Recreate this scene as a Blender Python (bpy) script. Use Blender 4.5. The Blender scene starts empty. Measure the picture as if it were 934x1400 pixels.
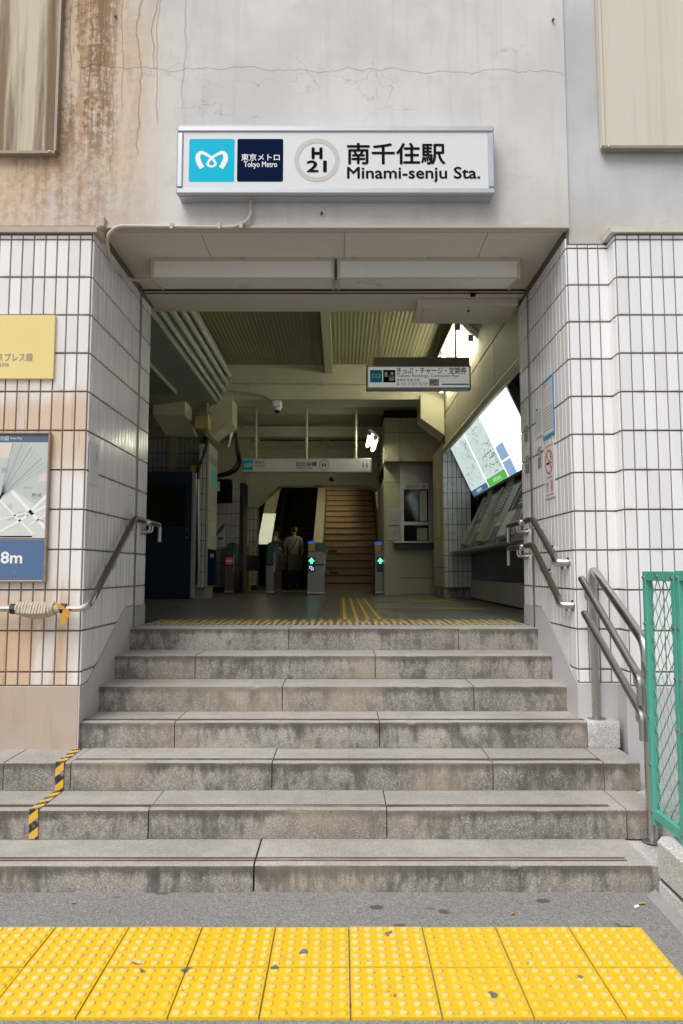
import bpy, math, random
from mathutils import Vector, Matrix
R = random.Random(7)
C = bpy.context.scene.collection
S = bpy.context.scene
rad = math.radians

# ---------------------------------------------------------------- camera, sky, sun, exposure
CAMZ, FOC, TILT = 1.475, 950.0, math.atan(80 / 950.0)
cam = bpy.data.objects.new('camera', bpy.data.cameras.new('camera'))
C.objects.link(cam); S.camera = cam
cam.location = (0, 0, CAMZ); cam.rotation_euler = (rad(90) + TILT, 0, 0)
cam.data.sensor_fit = 'VERTICAL'; cam.data.sensor_height = 36; cam.data.sensor_width = 24
cam.data.lens = FOC / 1400 * 36; cam.data.clip_end = 2000; cam.data.clip_start = .05

SUN_EL, SUN_AZ = 57, 212          # azimuth measured from +Y clockwise: behind the camera, to its left
w = bpy.data.worlds.new('World'); S.world = w; w.use_nodes = True
wn, wl = w.node_tree.nodes, w.node_tree.links
wn.clear()
sky = wn.new('ShaderNodeTexSky'); sky.sky_type = 'NISHITA'; sky.sun_disc = False
sky.sun_elevation = rad(SUN_EL); sky.sun_rotation = rad(SUN_AZ); sky.air_density = 1.0; sky.dust_density = 3.0
hs = wn.new('ShaderNodeHueSaturation'); hs.inputs['Saturation'].default_value = .22
bg = wn.new('ShaderNodeBackground'); bg.inputs['Strength'].default_value = .085
wo = wn.new('ShaderNodeOutputWorld')
wl.new(sky.outputs[0], hs.inputs['Color']); wl.new(hs.outputs[0], bg.inputs['Color']); wl.new(bg.outputs[0], wo.inputs[0])
sl = bpy.data.lights.new('sun', 'SUN'); sl.energy = 1.75; sl.angle = rad(40); sl.color = (1, .965, .92)
so = bpy.data.objects.new('sun', sl); C.objects.link(so)
d = Vector((math.sin(rad(SUN_AZ)) * math.cos(rad(SUN_EL)), math.cos(rad(SUN_AZ)) * math.cos(rad(SUN_EL)), math.sin(rad(SUN_EL))))
so.rotation_euler = d.to_track_quat('Z', 'Y').to_euler(); so.location = d * 30
S.view_settings.view_transform = 'Standard'; S.view_settings.look = 'None'
S.view_settings.exposure = 0.6; S.view_settings.gamma = 1
S.cycles.max_bounces = 10; S.cycles.diffuse_bounces = 5; S.cycles.use_denoising = True

# ---------------------------------------------------------------- measuring helpers (photograph pixel + known plane -> place in metres)
ct, st = math.cos(TILT), math.sin(TILT)
def ray(px, py):
    u = (px - 467) / FOC; v = -(py - 700) / FOC
    return Vector((u, ct - v * st, st + v * ct))
def W(px, py, Y): r = ray(px, py); t = Y / r.y; return Vector((r.x * t, Y, CAMZ + r.z * t))
def GZ(px, py, z): r = ray(px, py); t = (z - CAMZ) / r.z; return Vector((r.x * t, r.y * t, z))
def GX(px, py, X): r = ray(px, py); t = X / r.x; return Vector((X, r.y * t, CAMZ + r.z * t))

# ---------------------------------------------------------------- mesh helpers
class MB:
    def __init__(s): s.v, s.f, s.m = [], [], []
    def add(s, vs, fs, mi=0):
        b = len(s.v); s.v += [tuple(q) for q in vs]
        s.f += [tuple(i + b for i in f) for f in fs]; s.m += [mi] * len(fs); return s
    def box(s, x0, x1, y0, y1, z0, z1, bev=0, mi=0):
        x0, x1 = min(x0, x1), max(x0, x1); y0, y1 = min(y0, y1), max(y0, y1); z0, z1 = min(z0, z1), max(z0, z1)
        if not bev:
            vs = [(x, y, z) for x in (x0, x1) for y in (y0, y1) for z in (z0, z1)]
            return s.add(vs, [(0, 1, 3, 2), (4, 6, 7, 5), (0, 4, 5, 1), (2, 3, 7, 6), (0, 2, 6, 4), (1, 5, 7, 3)], mi)
        vs = []
        for ix, x in enumerate((x0, x1)):
            for iy, y in enumerate((y0, y1)):
                for iz, z in enumerate((z0, z1)):
                    sx, sy, sz = (bev if i == 0 else -bev for i in (ix, iy, iz))
                    vs += [(x, y + sy, z + sz), (x + sx, y, z + sz), (x + sx, y + sy, z)]
        k = lambda ix, iy, iz, a: (ix * 4 + iy * 2 + iz) * 3 + a
        fs = []
        for i in (0, 1):
            fs.append((k(i, 0, 0, 0), k(i, 0, 1, 0), k(i, 1, 1, 0), k(i, 1, 0, 0)))
            fs.append((k(0, i, 0, 1), k(0, i, 1, 1), k(1, i, 1, 1), k(1, i, 0, 1)))
            fs.append((k(0, 0, i, 2), k(0, 1, i, 2), k(1, 1, i, 2), k(1, 0, i, 2)))
        for a in (0, 1):
            for b in (0, 1):
                fs.append((k(a, b, 0, 0), k(a, b, 1, 0), k(a, b, 1, 1), k(a, b, 0, 1)))
                fs.append((k(a, 0, b, 0), k(a, 1, b, 0), k(a, 1, b, 2), k(a, 0, b, 2)))
                fs.append((k(0, a, b, 1), k(1, a, b, 1), k(1, a, b, 2), k(0, a, b, 2)))
                for c in (0, 1): fs.append((k(a, b, c, 0), k(a, b, c, 1), k(a, b, c, 2)))
        return s.add(vs, fs, mi)
    def prism(s, poly, vec, mi=0):
        n = len(poly); vec = Vector(vec); p = [Vector(q) for q in poly]
        vs = p + [q + vec for q in p]
        fs = [tuple(range(n)), tuple(range(2 * n - 1, n - 1, -1))] + [(i, (i + 1) % n, n + (i + 1) % n, n + i) for i in range(n)]
        return s.add(vs, fs, mi)
    def quad(s, a, b, c, e, mi=0): return s.add([a, b, c, e], [(0, 1, 2, 3)], mi)
    def tube(s, pts, r, n=8, mi=0, closed=False, r1=None):
        pts = [Vector(p) for p in pts]; m = len(pts); vs = []; fs = []
        t0 = (pts[1] - pts[0]).normalized()
        up = Vector((0, 0, 1)) if abs(t0.z) < .9 else Vector((1, 0, 0))
        nx = t0.cross(up).normalized()
        for i, p in enumerate(pts):
            if closed: t = (pts[(i + 1) % m] - pts[i - 1]).normalized()
            elif i == 0: t = t0
            elif i == m - 1: t = (pts[-1] - pts[-2]).normalized()
            else: t = ((pts[i + 1] - p).normalized() + (p - pts[i - 1]).normalized()).normalized()
            nx = (nx - t * nx.dot(t)).normalized(); ny = t.cross(nx)
            rr = r if r1 is None else r + (r1 - r) * i / (m - 1)
            for j in range(n):
                a = 2 * math.pi * j / n
                vs.append(p + (nx * math.cos(a) + ny * math.sin(a)) * rr)
        for i in range(m if closed else m - 1):
            for j in range(n):
                q = (i + 1) % m
                fs.append((i * n + j, i * n + (j + 1) % n, q * n + (j + 1) % n, q * n + j))
        if not closed: fs += [tuple(range(n)), tuple(range(m * n - 1, m * n - n - 1, -1))]
        return s.add(vs, fs, mi)
    def ball(s, c, r, mi=0, sx=1, sy=1, sz=1, nu=10, nv=6):
        vs = [(c[0], c[1], c[2] + r * sz)]
        for i in range(1, nv):
            a = math.pi * i / nv
            for j in range(nu):
                b = 2 * math.pi * j / nu
                vs.append((c[0] + r * sx * math.sin(a) * math.cos(b), c[1] + r * sy * math.sin(a) * math.sin(b), c[2] + r * sz * math.cos(a)))
        vs.append((c[0], c[1], c[2] - r * sz)); L = len(vs) - 1
        fs = [(0, 1 + j, 1 + (j + 1) % nu) for j in range(nu)]
        for i in range(nv - 2):
            for j in range(nu): fs.append((1 + i * nu + j, 1 + (i + 1) * nu + j, 1 + (i + 1) * nu + (j + 1) % nu, 1 + i * nu + (j + 1) % nu))
        fs += [(L, 1 + (nv - 2) * nu + (j + 1) % nu, 1 + (nv - 2) * nu + j) for j in range(nu)]
        return s.add(vs, fs, mi)
    def mesh(s, name, mats, smooth=.6):
        me = bpy.data.meshes.new(name); me.from_pydata(s.v, [], s.f); me.validate()
        for m in (mats if isinstance(mats, (list, tuple)) else [mats]): me.materials.append(m)
        if len(me.polygons) == len(s.m): me.polygons.foreach_set('material_index', s.m)
        import bmesh
        b = bmesh.new(); b.from_mesh(me); bmesh.ops.recalc_face_normals(b, faces=b.faces); b.to_mesh(me); b.free()
        if smooth:
            me.polygons.foreach_set('use_smooth', [True] * len(me.polygons)); me.set_sharp_from_angle(angle=smooth)
        return me
def fillet(pts, r, k=5):
    pts = [Vector(p) for p in pts]; out = [pts[0]]
    for i in range(1, len(pts) - 1):
        a, p, b = pts[i - 1], pts[i], pts[i + 1]
        da, db = (a - p), (b - p); q = min(r, da.length * .48, db.length * .48)
        A = p + da.normalized() * q; B = p + db.normalized() * q
        for j in range(k + 1):
            t = j / k; out.append(A * (1 - t) ** 2 + p * 2 * t * (1 - t) + B * t * t)
    out.append(pts[-1]); return out
def put(name, me, parent=None, loc=None, rot=None):
    o = bpy.data.objects.new(name, me); C.objects.link(o)
    if loc is not None: o.location = loc
    if rot is not None: o.rotation_euler = rot
    if parent is not None:
        o.parent = parent
        if parent.type == 'EMPTY': o.matrix_parent_inverse = Matrix.Translation(-parent.location)
    return o
def obj(name, mb, mats, parent=None, smooth=.6): return put(name, mb.mesh(name, mats, smooth), parent)
def tag(o, label=None, cat=None, group=None, kind=None):
    if label: o['label'] = label
    if cat: o['category'] = cat
    if group: o['group'] = group
    if kind: o['kind'] = kind
    return o
def thing(name, label, cat, loc=(0, 0, 0), group=None, kind=None):
    o = bpy.data.objects.new(name, None); C.objects.link(o); o.location = loc; o.empty_display_size = .1
    return tag(o, label, cat, group, kind)
def box(name, m, parent, *a, bev=0): return obj(name, MB().box(*a, bev=bev), m, parent)
def copy_tree(o, parent=None):
    c = o.copy(); C.objects.link(c)
    if parent is not None: c.parent = parent
    for ch in list(o.children): copy_tree(ch, c)
    return c

# ---------------------------------------------------------------- flat print helpers: a plane is (P0 lower left, P1 lower right, P2 upper left)
def plane_pt(pl, u, v): return pl[0] + (pl[1] - pl[0]) * u + (pl[2] - pl[0]) * v
def text(mb, s, pl, u0, v0, u1, v1, lift=.002, bold=0.0, mi=0):
    c = bpy.data.curves.new('t', 'FONT'); c.body = s; c.size = 1; c.resolution_u = 3
    o = bpy.data.objects.new('t', c); m = o.to_mesh()
    xs = [v.co.x for v in m.vertices]; ys = [v.co.y for v in m.vertices]
    n = (pl[1] - pl[0]).cross(pl[2] - pl[0]).normalized() * lift
    if xs:
        x0, x1, y0, y1 = min(xs), max(xs), min(ys), max(ys)
        vs = [plane_pt(pl, u0 + (u1 - u0) * (v.co.x - x0) / (x1 - x0), v0 + (v1 - v0) * (v.co.y - y0) / (y1 - y0)) + n for v in m.vertices]
        fs = [tuple(p.vertices) for p in m.polygons]; bw = max(bold, 0) * .8
        h1 = (u1 - u0) / (x1 - x0) * bw; h2 = (v1 - v0) / (y1 - y0) * bw
        for i, (a, b) in enumerate(((0, 0), (-1, 0), (1, 0), (0, -1), (0, 1)) if bw else ((0, 0),)):
            sh = (pl[1] - pl[0]) * (h1 * a) + (pl[2] - pl[0]) * (h2 * b) + n.normalized() * (.00004 * i)
            mb.add([q + sh for q in vs], fs, mi)
    o.to_mesh_clear(); bpy.data.objects.remove(o); bpy.data.curves.remove(c)
def patch(mb, pl, u0, v0, u1, v1, lift=.001, mi=0, rnd=0, asp=1):
    n = (pl[1] - pl[0]).cross(pl[2] - pl[0]).normalized() * lift
    if not rnd: cs = [(u0, v0), (u1, v0), (u1, v1), (u0, v1)]
    else:
        cs = []; ru, rv = rnd, rnd * asp
        for cu, cv, a0 in ((u1 - ru, v1 - rv, 0), (u0 + ru, v1 - rv, 90), (u0 + ru, v0 + rv, 180), (u1 - ru, v0 + rv, 270)):
            for k in range(5):
                a = rad(a0 + k * 22.5); cs.append((cu + ru * math.cos(a), cv + rv * math.sin(a)))
    mb.add([plane_pt(pl, u, v) + n for u, v in cs], [tuple(range(len(cs)))], mi)
def ring(mb, pl, cu, cv, ru, rv, k=.78, lift=.0015, mi=0, n=40):
    nn = (pl[1] - pl[0]).cross(pl[2] - pl[0]).normalized() * lift
    vs = []
    for q in (1, k):
        for j in range(n):
            a = 2 * math.pi * j / n; vs.append(plane_pt(pl, cu + ru * q * math.cos(a), cv + rv * q * math.sin(a)) + nn)
    if k > 0: mb.add(vs, [(j, (j + 1) % n, n + (j + 1) % n, n + j) for j in range(n)], mi)
    else: mb.add(vs[:n], [tuple(range(n))], mi)
def ribbon(mb, pl, pts, lift=.0015, mi=0):
    """pts: (u, v, half width in u units); u and v isotropic via pl aspect"""
    asp = (pl[1] - pl[0]).length / (pl[2] - pl[0]).length
    n = (pl[1] - pl[0]).cross(pl[2] - pl[0]).normalized() * lift
    vs = []
    for i, (u, v, hw) in enumerate(pts):
        a = pts[max(i - 1, 0)]; b = pts[min(i + 1, len(pts) - 1)]
        dx, dy = b[0] - a[0], (b[1] - a[1]) / asp; L = math.hypot(dx, dy) or 1
        nx, ny = -dy / L, dx / L
        vs += [plane_pt(pl, u + nx * hw, v + ny * hw * asp) + n, plane_pt(pl, u - nx * hw, v - ny * hw * asp) + n]
    mb.add(vs, [(2 * i, 2 * i + 1, 2 * i + 3, 2 * i + 2) for i in range(len(pts) - 1)], mi)
def catmull(P, k=6):
    out = []
    for i in range(len(P) - 1):
        p0, p1, p2, p3 = P[max(i - 1, 0)], P[i], P[i + 1], P[min(i + 2, len(P) - 1)]
        for j in range(k):
            t = j / k
            out.append(tuple(.5 * (2 * b + (c - a) * t + (2 * a - 5 * b + 4 * c - e) * t * t + (-a + 3 * b - 3 * c + e) * t ** 3) for a, b, c, e in zip(p0, p1, p2, p3)))
    out.append(tuple(P[-1])); return out

# ---------------------------------------------------------------- materials
class NT:
    def __init__(s, name, rough=.6, metal=0, spec=.5):
        s.mat = bpy.data.materials.new(name); s.mat.use_nodes = True
        s.n, s.l = s.mat.node_tree.nodes, s.mat.node_tree.links
        s.b = s.n['Principled BSDF']
        s.b.inputs['Roughness'].default_value = rough; s.b.inputs['Metallic'].default_value = metal
        s.b.inputs['Specular IOR Level'].default_value = spec
        s._pos = None
    def _in(s, node, key, val):
        if val is None: return
        if hasattr(val, 'links'): s.l.new(val, node.inputs[key])
        else:
            if isinstance(val, (tuple, list)) and len(val) == 3 and len(getattr(node.inputs[key], 'default_value', ())) == 4: val = (*val, 1)
            node.inputs[key].default_value = val
    @property
    def pos(s):
        if s._pos is None: s._pos = s.n.new('ShaderNodeNewGeometry').outputs['Position']
        return s._pos
    def scale(s, v, k):
        m = s.n.new('ShaderNodeVectorMath'); m.operation = 'MULTIPLY'; s._in(m, 0, v); s._in(m, 1, k); return m.outputs[0]
    def addv(s, v, k):
        m = s.n.new('ShaderNodeVectorMath'); m.operation = 'ADD'; s._in(m, 0, v); s._in(m, 1, k); return m.outputs[0]
    def xyz(s, v=None):
        m = s.n.new('ShaderNodeSeparateXYZ'); s._in(m, 0, v or s.pos); return m.outputs
    def noise(s, sc, det=4, rough=.55, v=None, dist=0):
        m = s.n.new('ShaderNodeTexNoise'); s._in(m, 'Vector', v or s.pos); s._in(m, 'Scale', sc); s._in(m, 'Detail', det); s._in(m, 'Roughness', rough); s._in(m, 'Distortion', dist)
        return m.outputs['Fac']
    def voro(s, sc, feat='F1', out='Distance', v=None, rnd=1):
        m = s.n.new('ShaderNodeTexVoronoi'); m.feature = feat; s._in(m, 'Vector', v or s.pos); s._in(m, 'Scale', sc); s._in(m, 'Randomness', rnd); return m.outputs[out]
    def ramp(s, f, stops):
        m = s.n.new('ShaderNodeValToRGB'); s._in(m, 'Fac', f); e = m.color_ramp.elements
        while len(e) < len(stops): e.new(.5)
        for el, (p, c) in zip(e, stops): el.position = p; el.color = (c, c, c, 1) if isinstance(c, (int, float)) else (*c, 1)
        return m.outputs['Color']
    def step(s, f, a, b):
        m = s.n.new('ShaderNodeMapRange'); m.interpolation_type = 'SMOOTHSTEP'; s._in(m, 'Value', f); s._in(m, 'From Min', a); s._in(m, 'From Max', b); return m.outputs[0]
    def mix(s, f, a, b, mode='MIX'):
        m = s.n.new('ShaderNodeMix'); m.data_type = 'RGBA'; m.blend_type = mode; m.clamp_factor = True
        s._in(m, 'Factor', f)
        for k, x in ((6, a), (7, b)):
            if hasattr(x, 'links'): s.l.new(x, m.inputs[k])
            else: m.inputs[k].default_value = (*x, 1) if not isinstance(x, (int, float)) else (x, x, x, 1)
        return m.outputs[2]
    def m(s, op, a, b=None, c=None):
        q = s.n.new('ShaderNodeMath'); q.operation = op; s._in(q, 0, a); s._in(q, 1, b); s._in(q, 2, c); return q.outputs[0]
    def rnd(s): return s.n.new('ShaderNodeObjectInfo').outputs['Random']
    def bump(s, h, st=.3, d=.01):
        q = s.n.new('ShaderNodeBump'); s._in(q, 'Height', h); s._in(q, 'Strength', st); s._in(q, 'Distance', d); s.l.new(q.outputs[0], s.b.inputs['Normal'])
    def col(s, c): s._in(s.b, 'Base Color', c)
    def rough(s, r): s._in(s.b, 'Roughness', r)
    def emit(s, c, k): s._in(s.b, 'Emission Color', c); s.b.inputs['Emission Strength'].default_value = k
def plain(name, c, rough=.6, metal=0, var=.12, sc=6, bump=0, spec=.5):
    t = NT(name, rough, metal, spec); f = t.noise(sc, 5)
    t.col(t.mix(f, tuple(x * (1 - var) for x in c), tuple(min(1, x * (1 + var)) for x in c)))
    t.rough(t.m('ADD', t.m('MULTIPLY', f, .16), rough - .08))
    if bump: t.bump(t.noise(sc * 14, 4), bump, .004)
    return t.mat
def glow(name, c, k, base=(.8, .8, .8)):
    t = NT(name, .4); t.col(base); t.emit(c, k); return t.mat
M = {}
def plaster(name, base, rust):
    t = NT(name, .82, spec=.25)
    x, y, z = t.xyz(); big = t.noise(1.1, 6, .6); med = t.noise(5, 6, .65); fine = t.noise(60, 4)
    c = t.mix(t.step(big, .35, .68), tuple(k * .88 for k in base), tuple(k * 1.06 for k in base))
    c = t.mix(t.m('MULTIPLY', t.step(med, .52, .75), .35), c, tuple(k * .72 for k in base))
    sp = t.voro(38, v=t.scale(t.pos, (1, 0, 1))); c = t.mix(t.m('MULTIPLY', t.step(sp, .10, .04), t.step(t.noise(3), .56, .66)), c, (.3, .29, .27))
    # fine vertical weathering
    vs = t.noise(1, 5, .6, v=t.scale(t.pos, (16, 16, .9))); c = t.mix(t.m('MULTIPLY', t.step(vs, .5, .75), .22), c, (.42, .38, .32))
    # hairline cracks
    nz = t.n.new('ShaderNodeTexNoise'); t._in(nz, 'Vector', t.pos); t._in(nz, 'Scale', 5.0); t._in(nz, 'Detail', 7.0)
    cr = t.voro(2.3, 'DISTANCE_TO_EDGE', v=t.addv(t.scale(t.pos, (.8, 1, 1.7)), t.scale(nz.outputs['Color'], (.5, .5, .5))))
    cm = t.m('MULTIPLY', t.step(cr, .010, .002), t.step(t.noise(1.6, 3), .52, .62)); c = t.mix(t.m('MULTIPLY', cm, .4), c, (.22, .2, .18))
    if rust:
        gr = t.m('MULTIPLY', t.m('SUBTRACT', t.noise(26, 5, .7), .5), .5)
        s1 = t.m('ADD', t.noise(1, 5, .62, v=t.scale(t.pos, (8, 8, .8)), dist=.25), gr); s2 = t.m('ADD', t.noise(1, 5, .62, v=t.scale(t.pos, (15, 15, .9)), dist=.3), gr)
        near = t.m('MULTIPLY', t.step(x, -1.12, -1.66), t.step(s1, .36, .66))
        zone = t.m('MULTIPLY', t.step(x, -1.05, -1.5), t.m('ADD', .25, t.m('MULTIPLY', t.step(big, .35, .65), .55)))
        c = t.mix(zone, c, (.62, .455, .295)); c = t.mix(t.m('MULTIPLY', near, .8), c, (.37, .225, .12))
        core = t.m('MULTIPLY', t.m('MULTIPLY', t.step(x, -1.42, -1.60), t.step(x, -2.0, -1.74)), t.step(s2, .42, .60))
        c = t.mix(t.m('MULTIPLY', core, t.m('ADD', .12, t.m('MULTIPLY', t.step(z, 3.95, 4.5), .8))), c, (.22, .13, .075))
        for fr_, sh_, pw in ((10, 0, .05), (17, .37, .06)):
            u = t.m('ADD', t.m('ADD', t.m('MULTIPLY', x, fr_), sh_), t.m('MULTIPLY', t.m('SUBTRACT', t.noise(1, 3, .5, v=t.scale(t.pos, (2, 2, 3.2))), .5), 1.5))
            wn_ = t.n.new('ShaderNodeTexWhiteNoise'); wn_.noise_dimensions = '1D'; t._in(wn_, 'W', t.m('FLOOR', u)); rv = wn_.outputs['Value']
            ln = t.step(t.m('ABSOLUTE', t.m('SUBTRACT', t.m('FRACT', u), .5)), pw * 1.5, pw * .5)
            end = t.step(z, t.m('ADD', 3.6, t.m('MULTIPLY', rv, 1.3)), t.m('ADD', 3.75, t.m('MULTIPLY', rv, 1.3)))
            ln = t.m('MULTIPLY', t.m('MULTIPLY', ln, end), t.m('MULTIPLY', t.step(x, -.92, -1.2), t.m('GREATER_THAN', rv, .3)))
            c = t.mix(t.m('MULTIPLY', ln, .7), c, (.34, .215, .125))
    c = t.mix(t.m('MULTIPLY', t.step(z, 3.86, 3.70), t.m('MULTIPLY', t.step(med, .38, .62), .5)), c, (.5, .43, .36))
    t.col(c); t.bump(t.m('ADD', t.m('MULTIPLY', med, .5), t.m('MULTIPLY', fine, .18)), .35, .012)
    return t.mat
M['plaster'] = plaster('weathered_plaster', (.64, .63, .615), True)
M['plaster_new'] = plaster('grey_plaster', (.545, .55, .56), False)
def tile_mat(name, base, stain, rough=.1):
    t = NT(name, rough, spec=.5); x, y, z = t.xyz(); r = t.rnd()
    c = t.mix(r, tuple(k * .92 for k in base), tuple(min(1, k * 1.03) for k in base))
    streak = t.noise(1, 4, .6, v=t.scale(t.pos, (40, 40, 1.6)))
    c = t.mix(t.m('MULTIPLY', t.step(streak, .45, .8), .14), c, (.5, .49, .47))
    if stain:
        n = t.noise(1, 5, .6, v=t.scale(t.pos, (9, 9, 1.5)))
        zz = t.m('ADD', z, t.m('MULTIPLY', t.m('SUBTRACT', n, .5), .35))
        a = t.m('MULTIPLY', t.step(zz, 2.66, 2.45), t.step(zz, 1.95, 2.22))
        b = t.m('MULTIPLY', t.m('MULTIPLY', t.step(zz, 1.5, 1.28), t.step(x, -1.58, -1.70)), t.step(n, .30, .5))
        e = t.m('MULTIPLY', t.m('MULTIPLY', t.step(x, -1.6, -1.9), .3), t.step(zz, 3.2, 2.6))
        m_ = t.m('MAXIMUM', t.m('MAXIMUM', a, b), e)
        c = t.mix(t.m('MULTIPLY', m_, t.m('ADD', .55, t.m('MULTIPLY', r, .35))), c, (.62, .42, .25))
        k = t.m('MULTIPLY', t.step(t.noise(1, 3, .5, v=t.scale(t.pos, (60, 60, 3))), .6, .7), m_); c = t.mix(t.m('MULTIPLY', k, .5), c, (.33, .2, .1))
    oz = t.xyz(t.n.new('ShaderNodeTexCoord').outputs['Object'])
    gr = t.m('MULTIPLY', t.m('MAXIMUM', t.step(oz[2], .022, .004), t.step(oz[2], .222, .241)), t.step(t.noise(14, 5, .7), .42, .68)); c = t.mix(t.m('MULTIPLY', gr, .38), c, (.36, .31, .26))
    t.col(c); t.rough(t.m('ADD', rough, t.m('MULTIPLY', t.noise(9, 4), .14))); t.bump(t.noise(7, 2), .12, .006)
    return t.mat
M['tile'] = tile_mat('white_glazed_tile', (.83, .83, .845), False)
M['tile_stained'] = tile_mat('stained_glazed_tile', (.82, .81, .80), True, .16)
M['grout'] = plain('grout', (.15, .138, .13), .9, var=.35, sc=9)
M['grout_brown'] = plain('brown_grout', (.19, .155, .135), .9, var=.35, sc=9)
M['grout_in'] = plain('dark_grout', (.035, .035, .035), .9)
M['lavender'] = plain('lavender_base_paint', (.57, .535, .555), .55, var=.10, sc=3, bump=.15)
def stained_base():
    t = NT('stained_stone_base', .6); n = t.noise(2.2, 6, .6); n2 = t.noise(1, 5, .6, v=t.scale(t.pos, (6, 6, 1)))
    c = t.mix(n, (.41, .335, .27), (.54, .45, .37)); c = t.mix(t.m('MULTIPLY', t.step(n2, .5, .7), .6), c, (.42, .29, .19)); t.col(c); t.bump(t.noise(90), .1, .003); return t.mat
M['stone_base'] = stained_base()
def granite(name, c1, c2, dark, stain=1):
    t = NT(name, .72, spec=.35); x, y, z = t.xyz(); r = t.rnd()
    big = t.noise(2.0, 6, .62); med = t.noise(9, 6, .65)
    g = t.voro(240, out='Color'); gx = t.xyz(g)[0]
    c = t.mix(t.step(big, .36, .64), tuple(k * .86 for k in c1), tuple(k * 1.06 for k in c2))
    c = t.mix(t.m('MULTIPLY', r, .35), c, tuple(k * .78 for k in c1))
    c = t.mix(t.m('MULTIPLY', t.step(gx, .7, .95), .65), c, tuple(min(1, k * 1.5) for k in c2))
    c = t.mix(t.m('MULTIPLY', t.step(gx, .25, .08), .5), c, dark)
    if stain:
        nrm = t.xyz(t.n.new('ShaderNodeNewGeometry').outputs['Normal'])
        ris = t.step(nrm[1], -.6, -.9)
        st_ = t.m('ADD', t.m('MULTIPLY', t.noise(1, 8, .75, v=t.scale(t.pos, (4, 4, 3)), dist=.3), .6), t.m('MULTIPLY', t.noise(1, 6, .7, v=t.scale(t.pos, (22, 22, 5))), .4))
        f = t.m('MULTIPLY', ris, t.m('MULTIPLY', t.step(st_, .46, .60), .74)); c = t.mix(f, c, tuple(k * .30 for k in c1))
        gz = t.xyz(t.n.new('ShaderNodeTexCoord').outputs['Generated'])[2]
        band = t.m('MULTIPLY', ris, t.m('MULTIPLY', t.step(t.m('ADD', gz, t.m('MULTIPLY', t.m('SUBTRACT', st_, .5), 1.1)), .58, .86), .75)); c = t.mix(band, c, tuple(k * .26 for k in c1))
        f2 = t.m('MULTIPLY', ris, t.m('MULTIPLY', t.step(t.noise(1.4, 4), .48, .68), .42)); c = t.mix(f2, c, (.38, .305, .22))
        bl = t.m('MULTIPLY', t.step(t.voro(14), .14, .06), t.step(t.noise(2.7, 2), .6, .7)); c = t.mix(t.m('MULTIPLY', bl, .5), c, dark)
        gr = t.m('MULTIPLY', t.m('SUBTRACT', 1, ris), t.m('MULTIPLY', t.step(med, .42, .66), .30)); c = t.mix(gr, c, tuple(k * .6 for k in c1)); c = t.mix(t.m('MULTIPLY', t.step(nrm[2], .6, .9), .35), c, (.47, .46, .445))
    t.col(c); t.bump(t.m('ADD', t.m('MULTIPLY', gx, .4), med), .3, .004); return t.mat
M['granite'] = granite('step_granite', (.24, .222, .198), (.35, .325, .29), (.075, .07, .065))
M['granite_grey'] = granite('grey_granite', (.42, .42, .42), (.5, .5, .49), (.13, .13, .14), 0)
M['granite_white'] = granite('white_granite', (.58, .57, .55), (.66, .65, .63), (.2, .2, .21), 0)
def asphalt():
    t = NT('asphalt', .85, spec=.3); v = t.voro(260, out='Color'); gx = t.xyz(v)[0]; n = t.noise(1.5, 6, .6)
    c = t.mix(n, (.19, .19, .193), (.27, .266, .262)); c = t.mix(t.m('MULTIPLY', t.step(gx, .72, .97), .7), c, (.42, .42, .42)); c = t.mix(t.m('MULTIPLY', t.step(gx, .28, .08), .6), c, (.06, .06, .063))
    sp = t.m('MULTIPLY', t.step(t.voro(5.5, v=t.scale(t.pos, (1, 1.5, 0))), .21, .15), t.step(t.noise(2.6, 2), .50, .56)); c = t.mix(t.m('MULTIPLY', sp, .75), c, (.06, .06, .065))
    lt = t.step(t.noise(3.2, 6, .7), .58, .75); c = t.mix(t.m('MULTIPLY', lt, .4), c, (.33, .32, .31))
    t.col(c); t.bump(gx, .5, .004); return t.mat
M['asphalt'] = asphalt()
def tactile():
    t = NT('tactile_yellow', .48, spec=.4); x, y, z = t.xyz(); r = t.rnd()
    n = t.noise(8, 5, .6); c = t.mix(n, (.70, .43, .010), (.80, .52, .016)); c = t.mix(t.m('MULTIPLY', r, .35), c, (.74, .50, .035))
    worn = t.m('MULTIPLY', t.step(z, .0132, .0150), t.m('ADD', .15, t.m('MULTIPLY', t.step(t.noise(2.4, 4), .36, .58), .65))); c = t.mix(worn, c, (.70, .58, .30))
    ch = t.step(t.m('ADD', t.voro(5.2, v=t.addv(t.scale(t.pos, (1, 1, 0)), (.31, .17, 0))), t.m('MULTIPLY', t.m('SUBTRACT', t.noise(30, 3, .6), .5), .20)), .112, .098)
    ch = t.m('MULTIPLY', ch, t.step(t.noise(1.3, 2, v=t.addv(t.pos, (4.2, 1, 0))), .34, .38)); c = t.mix(ch, c, (.17, .16, .145))
    ti_ = t.m('MULTIPLY', t.step(t.voro(17, v=t.scale(t.pos, (1, 1, 0))), .10, .07), t.step(t.noise(3, 2), .5, .54)); c = t.mix(t.m('MULTIPLY', ti_, .8), c, (.2, .18, .14))
    d2 = t.m('MULTIPLY', t.step(t.noise(11, 7, .75), .52, .72), .38); c = t.mix(d2, c, (.42, .30, .10))
    t.col(c); t.rough(t.m('ADD', .4, t.m('MULTIPLY', n, .25))); return t.mat
M['tactile'] = tactile()
M['tactile_in'] = plain('indoor_tactile_yellow', (.62, .40, .03), .5, var=.25, sc=9)
M['tactile_pale'] = plain('worn_tactile', (.50, .45, .34), .5, var=.25, sc=12)
M['tactile_base'] = plain('indoor_tactile_base', (.20, .165, .075), .5, var=.2, sc=9)
M['mortar'] = plain('pale_mortar', (.30, .29, .28), .9, var=.3, sc=14)
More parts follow.
